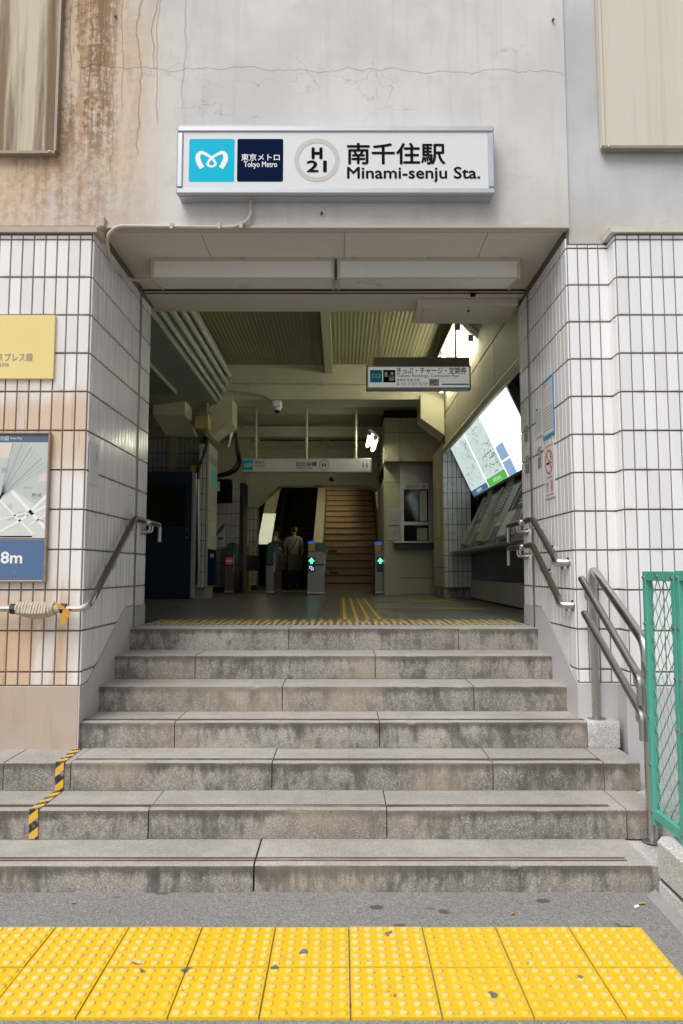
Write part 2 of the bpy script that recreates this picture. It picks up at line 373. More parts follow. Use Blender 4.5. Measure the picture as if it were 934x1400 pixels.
M['brown_strip'] = plain('slip_strip', (.13, .075, .065), .7, var=.3, sc=14)
M['steel'] = plain('brushed_steel', (.50, .49, .47), .28, 1, var=.05, sc=6)
M['steel_dull'] = plain('dull_steel', (.42, .41, .39), .38, 1, var=.06, sc=5)
M['rail_wrap'] = plain('olive_rail_sleeve', (.105, .10, .075), .33, .55, var=.2, sc=14)
M['alu'] = plain('aluminium', (.47, .49, .53), .42, .6, var=.06, sc=8)
M['sign_white'] = plain('sign_white', (.70, .715, .73), .3, var=.015, sc=3)
M['cyan'] = plain('sign_cyan', (.0, .50, .70), .3, var=.02, spec=.12)
M['navy'] = plain('sign_navy', (.006, .014, .045), .3, var=.05, spec=.0)
M['black'] = plain('print_black', (.012, .012, .014), .4, spec=.0)
M['white'] = plain('print_white', (.86, .86, .86), .4, var=.02)
M['ring_grey'] = plain('ring_grey', (.52, .51, .49), .4, var=.02)
M['grey_print'] = plain('grey_print', (.28, .28, .29), .5)
M['yellow_sign'] = plain('brass_yellow_sign', (.82, .66, .27), .3, var=.05, sc=3)
M['cream_metal'] = plain('cream_metal', (.52, .47, .41), .5, var=.10, sc=3)
M['beige_metal'] = plain('beige_soffit', (.63, .58, .52), .5, var=.06, sc=2)
M['cover'] = plain('frosted_cover', (.74, .74, .72), .3, var=.05, sc=2)
M['dark_metal'] = plain('dark_rail_metal', (.09, .075, .065), .5, .6, var=.25, sc=12)
M['conduit'] = plain('painted_conduit', (.52, .46, .39), .5, var=.18, sc=10)
M['panel_frame'] = plain('panel_frame', (.30, .255, .20), .6, .2, var=.35, sc=9)
def streaked(name, base, streak, amt, scx):
    t = NT(name, .7, spec=.3); n = t.noise(1, 6, .65, v=t.scale(t.pos, (scx, scx, .25)), dist=.2); x, y, z = t.xyz()
    c = t.mix(t.noise(3, 5), tuple(k * .93 for k in base), base); c = t.mix(t.m('MULTIPLY', t.step(n, .44, .60), amt), c, streak)
    c = t.mix(t.m('MULTIPLY', t.step(t.noise(1, 4, .6, v=t.scale(t.pos, (scx * 1.7, 20, .4))), .54, .68), amt * .8), c, tuple(k * .45 for k in streak))
    t.col(c); t.bump(t.noise(70), .12, .003); return t.mat
M['panel_streaked'] = streaked('streaked_panel', (.60, .52, .39), (.20, .125, .065), .95, 4)
M['panel_cream'] = streaked('cream_panel', (.64, .615, .53), (.62, .50, .30), .18, 8)
M['green'] = plain('green_fence_paint', (.09, .41, .325), .45, var=.16, sc=9)
M['green_wire'] = plain('green_wire', (.13, .33, .27), .45, var=.25, sc=30)
M['bolt'] = plain('galvanised_bolt', (.45, .44, .42), .4, .9)
M['leaf'] = plain('dry_leaf', (.52, .26, .05), .7, var=.35, sc=60)
M['leaf_pale'] = plain('pale_leaf', (.62, .46, .28), .7, var=.25, sc=60)
M['rope'] = plain('rope_cloth', (.52, .46, .37), .85, var=.2, sc=40, bump=.4)
M['tape_orange'] = plain('orange_tape', (.62, .30, .05), .5, var=.15, sc=30)
M['map_paper'] = plain('map_paper', (.66, .68, .66), .3, var=.05, sc=4)
M['map_land'] = plain('map_land', (.52, .56, .54), .3, var=.05, sc=5)
M['map_rail'] = plain('map_rail_line', (.36, .40, .41), .4)
M['map_pink'] = plain('map_pink', (.67, .60, .585), .4)
M['map_yellow'] = plain('map_yellow', (.68, .63, .53), .4)
def bluepanel():
    t = NT('scuffed_blue', .4); n = t.noise(14, 6, .7); x, y, z = t.xyz()
    c = t.mix(t.noise(3, 4), (.075, .14, .29), (.10, .175, .33)); c = t.mix(t.m('MULTIPLY', t.step(n, .62, .8), .6), c, (.38, .42, .45)); t.col(c); return t.mat
M['blue_panel'] = bluepanel()
M['slate'] = plain('slate_header', (.10, .14, .21), .4, var=.08)
M['map_frame'] = plain('map_frame', (.36, .27, .21), .45, .5, var=.3, sc=20)
M['poster_blue'] = plain('poster_blue', (.04, .33, .62), .35, var=.05)
M['poster_red'] = plain('poster_red', (.70, .17, .13), .4, var=.05)
M['paper'] = plain('paper', (.74, .75, .77), .45, var=.03)
M['grey_paper'] = plain('grey_paper', (.66, .67, .68), .5, var=.06)
def hazard():
    t = NT('hazard_tape', .5); x, y, z = t.xyz()
    s = t.m('FRACT', t.m('MULTIPLY', t.m('SUBTRACT', t.m('ADD', t.m('MULTIPLY', y, 1.0), z), t.m('MULTIPLY', x, .8)), 11))
    c = t.mix(t.step(s, .47, .5), (.78, .44, .02), (.03, .03, .03)); t.col(t.mix(t.m('MULTIPLY', t.step(t.noise(24, 6, .75), .47, .64), .75), c, (.44, .39, .32))); return t.mat
M['hazard'] = hazard()
# interior
M['wall_olive'] = plain('cream_wall_paint', (.53, .51, .39), .55, var=.10, sc=2)
M['beam_paint'] = plain('beam_paint', (.59, .57, .44), .6, var=.10, sc=3)
M['pale_paint'] = plain('pale_column_paint', (.60, .57, .42), .6, var=.08, sc=3)
M['grey_green'] = plain('grey_green_soffit', (.30, .32, .29), .6, var=.12, sc=2)
M['deck'] = plain('corrugated_deck', (.30, .29, .17), .6, var=.2, sc=1.5)
M['pipe'] = plain('white_pipe', (.58, .60, .52), .45, var=.1, sc=5)
def rusty():
    t = NT('rust_stained_panel', .55); n = t.noise(3.5, 6, .6); n2 = t.noise(9, 5)
    c = t.mix(n2, (.56, .52, .38), (.62, .57, .42)); c = t.mix(t.m('MULTIPLY', t.step(n, .53, .70), .75), c, (.38, .21, .04)); t.col(c); return t.mat
M['rusty'] = rusty()
M['office'] = plain('office_panel', (.42, .41, .30), .5, var=.08, sc=3)
M['booth'] = plain('navy_booth', (.010, .022, .055), .35, var=.15, sc=2)
M['dark_glass'] = plain('dark_glass', (.008, .010, .012), .08, var=.1)
M['floor_tile'] = plain('floor_tile', (.15, .155, .145), .30, var=.05, sc=1.2)
M['floor_joint'] = plain('floor_joint', (.05, .05, .045), .8)
M['tile_in'] = tile_mat('indoor_tile', (.62, .63, .62), False, .18)
M['stair_brown'] = plain('stair_riser_brown', (.38, .26, .15), .55, var=.2, sc=8)
M['stair_dark'] = plain('stair_nosing', (.035, .028, .02), .6)
M['esc_dark'] = plain('escalator_step', (.018, .018, .018), .5, .3, var=.2)
M['esc_edge'] = plain('escalator_edge', (.12, .11, .06), .5)
M['gate_steel'] = plain('gate_steel', (.22, .21, .19), .35, .8, var=.1)
M['gate_dark'] = plain('gate_dark', (.035, .035, .03), .45)
M['gate_teal'] = plain('gate_teal', (.03, .09, .10), .4)
M['flap'] = plain('gate_flap', (.06, .04, .022), .6)
M['leaflet'] = plain('leaflet_paper', (.48, .50, .46), .4, var=.2, sc=14)
M['leaflet_green'] = plain('leaflet_green', (.26, .28, .19), .4, var=.2, sc=14)
M['leaflet_red'] = plain('leaflet_red', (.17, .06, .05), .4, var=.2, sc=14)
M['rack'] = plain('rack_metal', (.11, .115, .12), .4, .4, var=.2)
M['pale_panel'] = plain('pale_lower_panel', (.46, .45, .40), .5, var=.06, sc=3)
M['tube'] = glow('lamp_tube', (1, .95, .66), 12)
M['tube_bright'] = glow('stair_lamp_tube', (1, .90, .58), 42)
M['sign_lit'] = glow('backlit_sign_face', (.95, .97, .90), .17, (.70, .71, .70))
M['board_white'] = glow('lit_board', (.86, .97, 1), 1.25)
M['board_map'] = glow('lit_map', (.74, .90, .87), .52, (.6, .66, .66))
M['board_line'] = glow('lit_map_line', (.42, .58, .55), .20, (.5, .6, .6))
M['board_pink'] = glow('lit_map_pink', (.78, .60, .58), .33, (.6, .5, .5))
M['board_green'] = glow('lit_map_green', (.10, .42, .06), .7, (.1, .4, .1))
M['board_navy'] = glow('lit_map_navy', (.06, .13, .26), .6, (.1, .15, .3))
M['board_blue'] = glow('lit_map_blue', (.25, .38, .55), .7, (.2, .3, .4))
M['arrow_green'] = glow('gate_arrow', (.05, 1, .35), 1.6)
M['screen_blue'] = glow('gate_screen', (.35, .5, .9), .7)
M['stop_red'] = glow('stop_red', (.9, .06, .08), .06, (.5, .05, .05))
M['display_blue'] = glow('gate_display', (.05, .15, .9), .25, (.05, .1, .5))
M['display_yellow'] = plain('gate_yellow', (.55, .38, .03), .5)
M['balustrade_reflection'] = glow('painted_balustrade_reflection', (.9, .92, .62), .34)  # emission paints a lamp's reflection onto the balustrade
M['skin'] = plain('skin', (.36, .22, .15), .55)
M['hair'] = plain('hair', (.008, .007, .006), .5)
M['shirt'] = plain('grey_shirt', (.42, .43, .44), .85, var=.15, sc=20)
M['dark_cloth'] = plain('dark_cloth', (.012, .012, .014), .85)
M['jean'] = plain('dark_trousers', (.015, .017, .022), .8)
M['cable'] = plain('black_cable', (.012, .012, .012), .5)
M['jbox'] = plain('junction_box', (.50, .40, .20), .5)
M['sticker_orange'] = plain('sticker_orange', (.72, .38, .10), .5)
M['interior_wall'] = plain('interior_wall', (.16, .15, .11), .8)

# ================================================================ THE SETTING
XL, XR, PLY, PIY = -1.58, 1.468, 4.37, 4.25         # reveal walls, plaster plane, pillar front
FZ = 1.05                                            # station floor
RY = [3.33, 3.64, 3.95, 4.26, 4.57, 4.87, 5.20, 5.42]
RZ = [0, .121, .265, .416, .570, .731, .890, 1.05]

g = MB(); g.quad((-300, -300, 0), (300, -300, 0), (300, 300, 0), (-300, 300, 0))
tag(obj('ground', g, M['asphalt'], smooth=0), 'grey speckled asphalt ground in front of the steps', kind='structure')

def stone_mesh(a, b, y0, yb, zb, z1):
    mb = MB(); n = max(3, int((b - a) / .045)); rings = []
    chips = [(R.uniform(a, b), R.uniform(.015, .04), R.uniform(.003, .009)) for _ in range(int((b - a) * 2.2) + 1)]
    w0 = 0
    for k in range(n + 1):
        e = 1 if k in (0, n) else 0; x = a + (b - a) * k / n
        if k == 0: x += .0
        j = R.uniform(-.0014, .0014) + .0012 * math.sin(x * 7 + y0); c = .0035 * e
        for cx, cr, cd in chips:
            if abs(x - cx) < cr: c += cd * (1 - abs(x - cx) / cr)
        rings.append([(x, y0 + .003 * e, zb), (x, y0 + j * .6 + .003 * e, z1 - .013 - c), (x, y0 + .004 + c * .7 + j, z1 - .0045 - c * .6), (x, y0 + .014 + c, z1 + j * .5 - .001 * e), (x, yb, z1), (x, yb, zb)])
    m_ = 6; vs = [q for r_ in rings for q in r_]
    fs = [(i * m_ + k, i * m_ + (k + 1) % m_, (i + 1) * m_ + (k + 1) % m_, (i + 1) * m_ + k) for i in range(n) for k in range(m_)] + [tuple(range(m_)), tuple(range(n * m_ + m_ - 1, n * m_ - 1, -1))]
    return mb.add(vs, fs)
# ---- steps: seven courses of granite blocks
steps = thing('entrance_steps', 'seven worn granite steps with brown grip strips rising to the station', 'steps', (0, 3.33, 0))
courses = [  # left end, joints, right end (photograph px along each nose), dark
    (-320, [347], 893), (-320, [203, 529, 857], 905), (-320, [5, 97, 372, 674, 826], 876), (None, [239, 519, 803], 848),
    (None, [386, 648], None), (None, [267, 513], None), (None, [395, 627], None)]
nose = [1182.5, 1107.5, 1042.5, 986.5, 937.5, 896.5, 858.5]
for i, (l, js, r_) in enumerate(courses):
    y0, y1, z0, z1 = RY[i], RY[i + 1] + .06, RZ[i] + .0015, RZ[i + 1]
    X = lambda p: W(p, nose[i], y0).x
    xs = [X(l) if l is not None else XL + .004] + [X(p) for p in js] + [X(r_) if r_ is not None else XR - .004]
    for a, b in zip(xs, xs[1:]):
        gap = .0055 if i else .009
        end = (i == 3 and b == xs[-1])
        yb = y1 if not end else 4.40
        mb = stone_mesh(a + gap * .5, b - gap * .5, y0 + R.uniform(-.003, .003), yb, z0 if i else -.05, z1 + R.uniform(-.0015, .0015))
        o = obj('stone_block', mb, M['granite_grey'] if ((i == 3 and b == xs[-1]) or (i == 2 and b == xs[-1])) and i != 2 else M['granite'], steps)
        if i < 4 and not (b == xs[-1] and i in (1, 2, 3)) and not (i == 2 and b < -1.4):
            for dy in ((.046, .074) if i == 0 else (.045, .065)):
                e0 = a + (.004 if a != xs[0] else 0); e1 = b - (.004 if b != xs[-1] else .10)
                if i == 1 and a > 0: e1 = b - .07
                sb = MB().box(max(e0, -2.6), e1, y0 + dy, y0 + dy + .008, z1 - .002, z1 + .0035)
                obj('slip_strip', sb, M['brown_strip'], o)
# small end piece of the first step beside the kerb block
box('stone_block', M['granite_grey'], steps, W(877, 1183, 3.33).x + .02, 2.3, 3.36, 3.70, -.05, .112, bev=.006)
box('stone_block', M['granite_grey'], steps, W(905, 1107.5, 3.64).x + .003, 2.4, 3.66, 4.23, -.05, .262, bev=.006)

# ---- yellow tactile paving
tac = thing('tactile_paving', 'yellow dotted warning paving laid across the asphalt before the steps', 'tactile paving', (0, 2.7, 0))
def tactile_mesh(s=.302):
    mb = MB(); h = s / 2 - .0030
    hy = .1465 - .0025; mb.box(-h, h, -hy, hy, -.01, .009)
    p = s / 6; q = .293 / 6
    for i in range(6):
        for j in range(6):
            cx, cy = -s / 2 + p * (i + .5), -.1465 + q * (j + .5)
            vs = []
            for rr, zz in ((.0172, .009), (.0155, .0128), (.0118, .0150), (.0, .0156)):
                if rr == 0: vs.append((cx, cy, zz))
                else:
                    for k in range(10):
                        a = k * math.pi / 5; vs.append((cx + rr * math.cos(a), cy + rr * math.sin(a), zz))
            fs = [(q * 10 + k, q * 10 + (k + 1) % 10, q * 10 + 10 + (k + 1) % 10, q * 10 + 10 + k) for q in (0, 1) for k in range(10)]
            fs += [(20 + k, 20 + (k + 1) % 10, 30) for k in range(10)]
            mb.add(vs, fs)
    return mb.mesh('tactile_tile', M['tactile'], 1.0)
tm = tactile_mesh(); x_edge = GZ(877, 1270, 0).x
for row in range(2):
    for k in range(12):
        put('tactile_tile', tm, tac, (x_edge - .151 - k * .302, 3.004 - .1465 - row * .294, R.uniform(-.0012, .0012)), (R.uniform(-.003, .003), R.uniform(-.003, .003), R.choice((0, math.pi)) + R.uniform(-.003, .003)))

# ---- glazed tile walls
TW, TH, Z0 = .073, .2452, .867
ZJ = [Z0 + TH * k for k in range(12)]
_tc = {}
def tile_mesh(w_, h_, m):
    key = (round(w_, 4), round(h_, 4), m.name)
    if key not in _tc:
        g = .0036; gz = .0050; b = .0022; mb = MB(); x0, x1, z0, z1 = g, w_ - g, gz, h_ - gz
        o = [(x0, -.006, z0), (x1, -.006, z0), (x1, -.006, z1), (x0, -.006, z1)]
        f = [(x0 + b, -.009, z0 + b), (x1 - b, -.009, z0 + b), (x1 - b, -.009, z1 - b), (x0 + b, -.009, z1 - b)]
        k = [(x, 0, z) for x, _, z in o]
        mb.add(o + f + k, [(4, 5, 6, 7)] + [(i, (i + 1) % 4, 4 + (i + 1) % 4, 4 + i) for i in range(4)] + [(i, 8 + i, 8 + (i + 1) % 4, (i + 1) % 4) for i in range(4)])
        _tc[key] = mb.mesh('tile', m, 0)
    return _tc[key]
def tile_field(root, org, ang, us, zs, m, cut=None):
    """org: point where u = 0 (z ignored); ang: heading of u; cut(u) -> lowest z kept"""
    ud = Vector((math.cos(ang), math.sin(ang), 0))
    for a, b in zip(us, us[1:]):
        for c, e in zip(zs, zs[1:]):
            if cut:
                ca, cb = cut(a + .003), cut(b - .003)
                if min(ca, cb) > e - .012: continue
                if max(ca, cb) > c + .003:
                    g = .0036; lo, hi = c + .005, e - .005; x0, x1 = a + g, b - g
                    pl = [(x0, min(max(ca, lo), hi)), (x1, min(max(cb, lo), hi)), (x1, hi), (x0, hi)]
                    if abs(pl[0][1] - hi) < .002: pl = pl[1:]
                    mb = MB(); mb.prism([(x - a, 0, z - c) for x, z in pl], (0, -.009, 0))
                    put('tile', mb.mesh('tile', m, 0), root, (org[0] + ud.x * a, org[1] + ud.y * a, c), (0, 0, ang)); continue
            put('tile', tile_mesh(b - a, e - c, m), root, (org[0] + ud.x * a, org[1] + ud.y * a, c), (R.uniform(-.004, .004), R.uniform(-.0, .0), ang + R.uniform(-.006, .006)))
def slope_cut(front):
    # stair string: straight line parallel to the flight, flat along the landing
    def f(y):
        if y < 4.36: return .79 if front else .79
        if y < 5.08: return .79 + (y - 4.36) * (1.215 - .79) / (5.08 - 4.36)
        return 1.215
    return f
zc = slope_cut(True)

# left pillar: front face and reveal
lp = thing('tiled_pillar', 'white tiled pillar left of the entrance with brown rust stains on its face', 'pillar', (-2.2, PIY, .416))
bk = MB(); bk.box(-3.4, XL - .0, PIY, PLY + .2, .3, 3.603); bk.box(-3.4, XL, PLY + .2, 5.58, .3, 4.9)
obj('grout_backing', bk, M['grout_brown'], lp)
us = [-TW * k for k in range(12)][::-1]
tile_field(lp, (XL, PIY, 0), 0, us, [.785] + ZJ + [3.598], M['tile_stained'])
rev = [0] + [TW * k for k in range(1, 15)]
tile_field(lp, (XL, PIY, 0), math.pi / 2, rev, [.79 - .1] + ZJ + [3.64], M['tile'], cut=lambda u: zc(PIY + u))
tile_field(lp, (XL, 5.30, 0), math.pi / 2, [0, .07, .14, .21, .28], ZJ[1:] + [3.64], M['tile'], cut=lambda u: 1.21)
b = MB(); b.box(-3.4, XL + .004, PIY - .012, PIY, .40, .784, bev=.003); obj('base_slab', b, M['stone_base'], lp)
b = MB(); pts = [(4.238, .40), (4.238, .784), (4.36, .784), (5.08, 1.209), (5.272, 1.209), (5.272, .9), (4.9, .7)]
b.prism([(XL + .0045, y, z) for y, z in pts], (.007, 0, 0)); obj('string_plinth', b, M['lavender'], lp)
b = MB(); b.box(XL, XL + .012, 5.30, 5.592, 1.0, 1.207, bev=.002); obj('granite_skirting', b, M['granite_grey'], lp)
b = MB(); b.prism([(-3.4, PIY - .03, 3.604), (-3.4, PIY - .03, 3.640), (-3.4, PLY, 3.672), (-3.4, PLY, 3.604)], (3.4 + XL + .035, 0, 0)); obj('coping', b, M['stone_base'], lp)

# right reveal wall with narrow front face
rp = thing('tiled_pillar', 'clean white tiled wall right of the entrance carrying the notices and double handrails', 'pillar', (1.6, PLY, .57))
bk = MB(); bk.box(XR, 2.2, PLY, 5.58, .4, 3.60); bk.box(XR, 2.2, PLY + .08, 5.58, 3.60, 4.9); obj('grout_backing', bk, M['grout'], rp)
us = [0, .067, .134, .201, .267]
tile_field(rp, (XR, PLY, 0), 0, us, [.785] + ZJ + [3.59], M['tile'])
ur = [0, .30, .58] ; L = 5.58 - PLY
ur = [0, .07, .14, .21, .28]
tile_field(rp, (XR, 5.58, 0), -math.pi / 2, ur, ZJ[1:] + [3.64], M['tile'], cut=lambda u: 1.21)
w2 = (5.272 - PLY) / 12
tile_field(rp, (XR, 5.272, 0), -math.pi / 2, [w2 * k for k in range(13)], [.69] + ZJ + [3.64], M['tile'], cut=lambda u: zc(5.272 - u))
b = MB(); b.box(XR - .004, 1.735, PLY - .010, PLY, .45, .784, bev=.003); obj('base_slab', b, M['lavender'], rp)
b = MB(); pts = [(4.362, .50), (4.362, .784), (4.38, .79), (5.08, 1.209), (5.272, 1.209), (5.272, .9), (4.9, .7)]
b.prism([(XR - .0045, y, z) for y, z in pts], (-.007, 0, 0)); obj('string_plinth', b, M['lavender'], rp)
b = MB(); b.box(XR - .012, XR, 5.30, 5.592, 1.0, 1.207, bev=.002); obj('granite_skirting', b, M['granite_grey'], rp)

# right column in front of it
rc = thing('tiled_pillar', 'white tiled pillar at the far right behind the green fence', 'pillar', (2.2, PIY, .3))
bk = MB(); bk.box(1.737, 3.6, PIY, PLY + .3, .2, 3.603); obj('grout_backing', bk, M['grout'], rc)
tile_field(rc, (1.737, PIY, 0), 0, [TW * k for k in range(11)], [.785] + ZJ + [3.598], M['tile'])
tile_field(rc, (1.737, PLY, 0), -math.pi / 2, [0, .05, .12], [.785] + ZJ + [3.598], M['tile'])
b = MB(); b.box(1.705, 3.6, PIY - .020, PLY - .012, -.05, .782, bev=.004); obj('base_slab', b, M['lavender'], rc)
b = MB(); b.prism([(1.70, PIY - .03, 3.604), (1.70, PIY - .03, 3.640), (1.70, PLY, 3.672), (1.70, PLY, 3.604)], (1.9, 0, 0)); obj('coping', b, M['panel_cream'], rc)

# shutter guide channels
for x, s_, lab in ((XL, 1, 'steel shutter guide channel on the left entrance wall'), (XR, -1, 'steel shutter guide channel on the right entrance wall')):
    cg = thing('shutter_guide', lab, 'shutter guide', (x, 5.286, 1.05), 'shutter guide channels')
    for y in (5.274, 5.292): box('rail', M['steel_dull'], cg, x + s_ * .001, x + s_ * .016, y, y + .006, 1.05, 3.69)
    box('channel', M['dark_metal'], cg, x + s_ * .0005, x + s_ * .006, 5.2805, 5.2915, 1.05, 3.69)

# plaster facade over the entrance
fa = thing('concrete_wall', 'pale cracked concrete wall over the entrance with rust streaks at its left', 'wall', (0, PLY, 3.7))
b = MB(); b.box(-6, 1.489, PLY, 5.15, 3.722, 7.5); b.box(-6, XL, PLY + .002, PLY + .19, 3.604, 3.722); obj('wall', b, M['plaster'], fa)
# thicker upper render coat ending in a broken edge
def jag(x0, x1, z0, f, n=150):
    ps = []
    for k in range(n + 1):
        x = x0 + (x1 - x0) * k / n
        ps.append((x, z0(x) + f * (math.sin(x * 7) * .5 + math.sin(x * 19 + 1) * .4 + math.sin(x * 41) * .2 + R.uniform(-.35, .35) * (1 if math.sin(x * 5 + 2) > -.2 else .2))))
    return ps
zedge = W(467, 97, PLY).z
js = jag(-1.75, 1.488, lambda x: W(467, 92 + (x + 1.75) * 2.0, PLY).z, .022)
b = MB(); n = len(js)
vs = [(x, PLY - .0016, z) for x, z in js] + [(x, PLY - .0016, 7.5) for x, z in js] + [(x, PLY, z - .004) for x, z in js]
b.add(vs, [(i, i + 1, n + i + 1, n + i) for i in range(n - 1)] + [(2 * n + i, 2 * n + i + 1, i + 1, i) for i in range(n - 1)])
obj('render_coat', b, M['plaster'], fa, smooth=0)
# metal drip trim along the opening
b = MB(); b.box(-1.602, 1.486, PLY - .012, PLY + .05, 3.702, 3.722); obj('edge_trim', b, M['cream_metal'], fa)
for p in ((158, 22), (756, 28), (440, 292), (905, 12)):
    q = W(p[0], p[1], PLY - .008); b = MB(); b.tube([q, q + Vector((0, -.012, 0))], .009, 8); obj('anchor_hole', b, M['dark_metal'], fa)
fr = thing('concrete_wall', 'smooth grey concrete wall to the right of the entrance above the pillar', 'wall', (2.5, PLY, 3.6))
b = MB(); b.box(1.490, 6, PLY + .012, 5.15, 3.602, 7.5); obj('wall', b, M['plaster_new'], fr)
# two projecting cladding panels of the viaduct
def clad(name, x0, x1, zb, side, m, lab):
    t = thing(name, lab, 'cladding panel', ((x0 + x1) / 2, PLY, zb))
    box('panel', m, t, x0 + .012, x1 - .012, PLY - .04, PLY - .001, zb + .014, 7.4, bev=.004)
    xe = x1 if side > 0 else x0
    box('edge_strip', M['panel_frame'] if side > 0 else m, t, xe - .009, xe + .009, PLY - .05, PLY - .001, zb + .013, 7.4)
    box('bottom_strip', M['panel_frame'], t, x0, x1, PLY - .05, PLY - .0015, zb - .006, zb + .0125)
    q = Vector((xe - side * .03, PLY - .054, zb + .0)); b = MB(); b.ball(q, .010); obj('bolt', b, M['bolt'], t)
clad('cladding_panel', -4.5, W(75, 200, PLY - .05).x, W(40, 208, PLY - .05).z, 1, M['panel_streaked'], 'cream cladding panel with heavy brown streaks at the top left')
clad('cladding_panel', W(826, 200, PLY - .05).x, 4.5, W(870, 201, PLY - .05).z, -1, M['panel_cream'], 'clean cream cladding panel at the top right of the wall')

# ---- entrance soffit
so_ = thing('entrance_soffit', 'beige metal soffit panels lining the top of the entrance', 'soffit', (0, 4.8, 3.7))
xs = [XL + .002, -.93, .02, .97, XR - .002]
for a, b_ in zip(xs, xs[1:]): box('soffit_panel', M['beige_metal'], so_, a + .002, b_ - .002, PLY + .052, 5.345, 3.70, 3.715)
box('soffit_panel', M['beige_metal'], so_, XL, XR, 5.42, 5.72, 3.69, 3.72)
box('backing', M['dark_metal'], so_, XL, XR, PLY + .06, 5.70, 3.724, 3.74)
box('shutter_slot', M['dark_metal'], so_, XL + .004, XR - .004, 5.352, 5.360, 3.688, 3.72)
box('shutter_curtain', M['cream_metal'], so_, XL + .004, XR - .004, 5.363, 5.403, 3.694, 3.72)
box('shutter_slot', M['dark_metal'], so_, XL + .004, XR - .004, 5.406, 5.414, 3.688, 3.72)
box('inner_fascia', M['beam_paint'], so_, -3.2, 2.4, 5.721, 5.80, 3.69, 4.7)
ht = thing('access_hatch', 'beige metal access hatch under the inner right end of the soffit', 'hatch', (1.1, 5.7, 3.6))
a = GZ(588, 433, 3.63); c_ = GZ(717, 408, 3.63)
box('hatch_box', M['beige_metal'], ht, .62, 1.44, 5.50, 5.93, 3.63, 3.688, bev=.004)
box('hatch_door', M['beige_metal'], ht, .68, 1.36, 5.53, 5.90, 3.624, 3.631, bev=.002)
b = MB(); b.tube([(1.05, 5.60, 3.625), (1.05, 5.60, 3.612)], .012, 8); obj('latch', b, M['dark_metal'], ht)
ss = thing('door_sensor', 'small dark sensor on the shutter slot over the entrance', 'sensor', (1.06, 5.37, 3.65))
box('sensor_body', M['black'], ss, 1.03, 1.07, 5.364, 5.40, 3.655, 3.679, bev=.004); box('lens', M['dark_glass'], ss, 1.04, 1.06, 5.358, 5.382, 3.650, 3.656)

# ---- fluorescent fixtures under the soffit
def soffit_lamp(x0, x1, lab):
    t = thing('ceiling_light', lab, 'ceiling light', ((x0 + x1) / 2, 4.95, 3.7), 'frosted lights under the entrance soffit')
    yf = 4.80; zm = W(467, 380, yf).z; zb = W(467, 394.5, 5.10).z
    prof = [(yf, 3.699), (yf, zm), (5.10, zb), (5.18, 3.699)]
    b = MB(); b.prism([(x0 + .018, y, z) for y, z in prof], (x1 - x0 - .036, 0, 0)); obj('diffuser', b, M['cover'], t, smooth=0)
    for xa in (x0, x1 - .017):
        b = MB(); b.prism([(xa, y + (-.008 if y < 5 else .008), z - (.008 if z < 3.69 else 0)) for y, z in prof], (.017, 0, 0)); obj('end_cap', b, M['cream_metal'], t)
    box('top_rail', M['cream_metal'], t, x0, x1, yf - .012, yf - .001, 3.680, 3.699)
    box('bottom_rail', M['cream_metal'], t, x0 + .019, x1 - .019, yf - .006, yf + .004, zm - .005, zm + .004)
    for k in range(3):
        q = x0 + .12 + (x1 - x0 - .24) * k / 2; b = MB(); b.ball((q, yf - .014, 3.688), .008); obj('screw', b, M['bolt'], t)
soffit_lamp(-1.36, -.052, 'left one of two frosted light covers under the soffit')
soffit_lamp(-.030, 1.275, 'right one of two frosted light covers under the soffit')

# ---- conduit from the name sign round to the light
cd = thing('conduit', 'beige electrical conduit curving under the name sign down to the soffit light', 'conduit', (-1.2, PLY, 3.75))
pts = [W(343, 274, PLY - .03), W(343, 300, PLY - .03), W(322, 311, PLY - .03), W(160, 309, PLY - .03), W(146, 322, PLY - .035)]
tail = [W(146, 322, PLY - .035), W(149, 352, 4.44), GX(158, 366, XL + .045), GX(172, 380, XL + .05), Vector((-1.50, 4.95, 3.60)), Vector((-1.38, 4.98, 3.63))]
b = MB(); b.tube(fillet(pts[:-1] + [Vector(tail[0])] + tail[1:], .06), .0115, 8); obj('pipe', b, M['conduit'], cd)
for p in ((330, 309), (235, 310), (300, 310)):
    q = W(p[0], p[1], PLY - .03); box('clip', M['conduit'], cd, q.x - .012, q.x + .012, PLY - .048, PLY - .0005, q.z - .021, q.z + .021, bev=.003)
jb = MB(); q = W(141, 305, PLY - .02); jb.box(q.x - .03, q.x + .015, PLY - .035, PLY - .0005, q.z - .03, q.z + .04, bev=.006); obj('joint_box', jb, M['stone_base'], cd)

# ---- the station name sign
LOGO = [(.293, .315, .055), (.216, .457, .060), (.196, .591, .052), (.254, .675, .042), (.356, .645, .036), (.496, .551, .030), (.578, .444, .028), (.573, .378, .027), (.496, .346, .026)]
def logo(mb, pl, u0, v0, u1, v1, lift, mi):
    f = lambda p: (u0 + (u1 - u0) * p[0], v0 + (v1 - v0) * p[1], p[2] * (u1 - u0) * .95)
    half = catmull(LOGO)
    ribbon(mb, pl, [f(p) for p in half], lift, mi); ribbon(mb, pl, [f((1 - p[0], p[1], p[2])) for p in half][::-1], lift + .0003, mi)
sg = thing('station_sign', 'long white station name sign above the entrance with cyan and navy squares', 'sign', (0, PLY, 4))
SY = PLY - .10
BL, TR = W(241, 266, SY), W(675, 173, SY)
x0, x1, z0, z1 = BL.x, TR.x, BL.z, TR.z
box('housing', M['alu'], sg, x0 + .012, x1 - .012, SY + .02, PLY - .001, z0 - .004, z1 - .01)
fw = .042
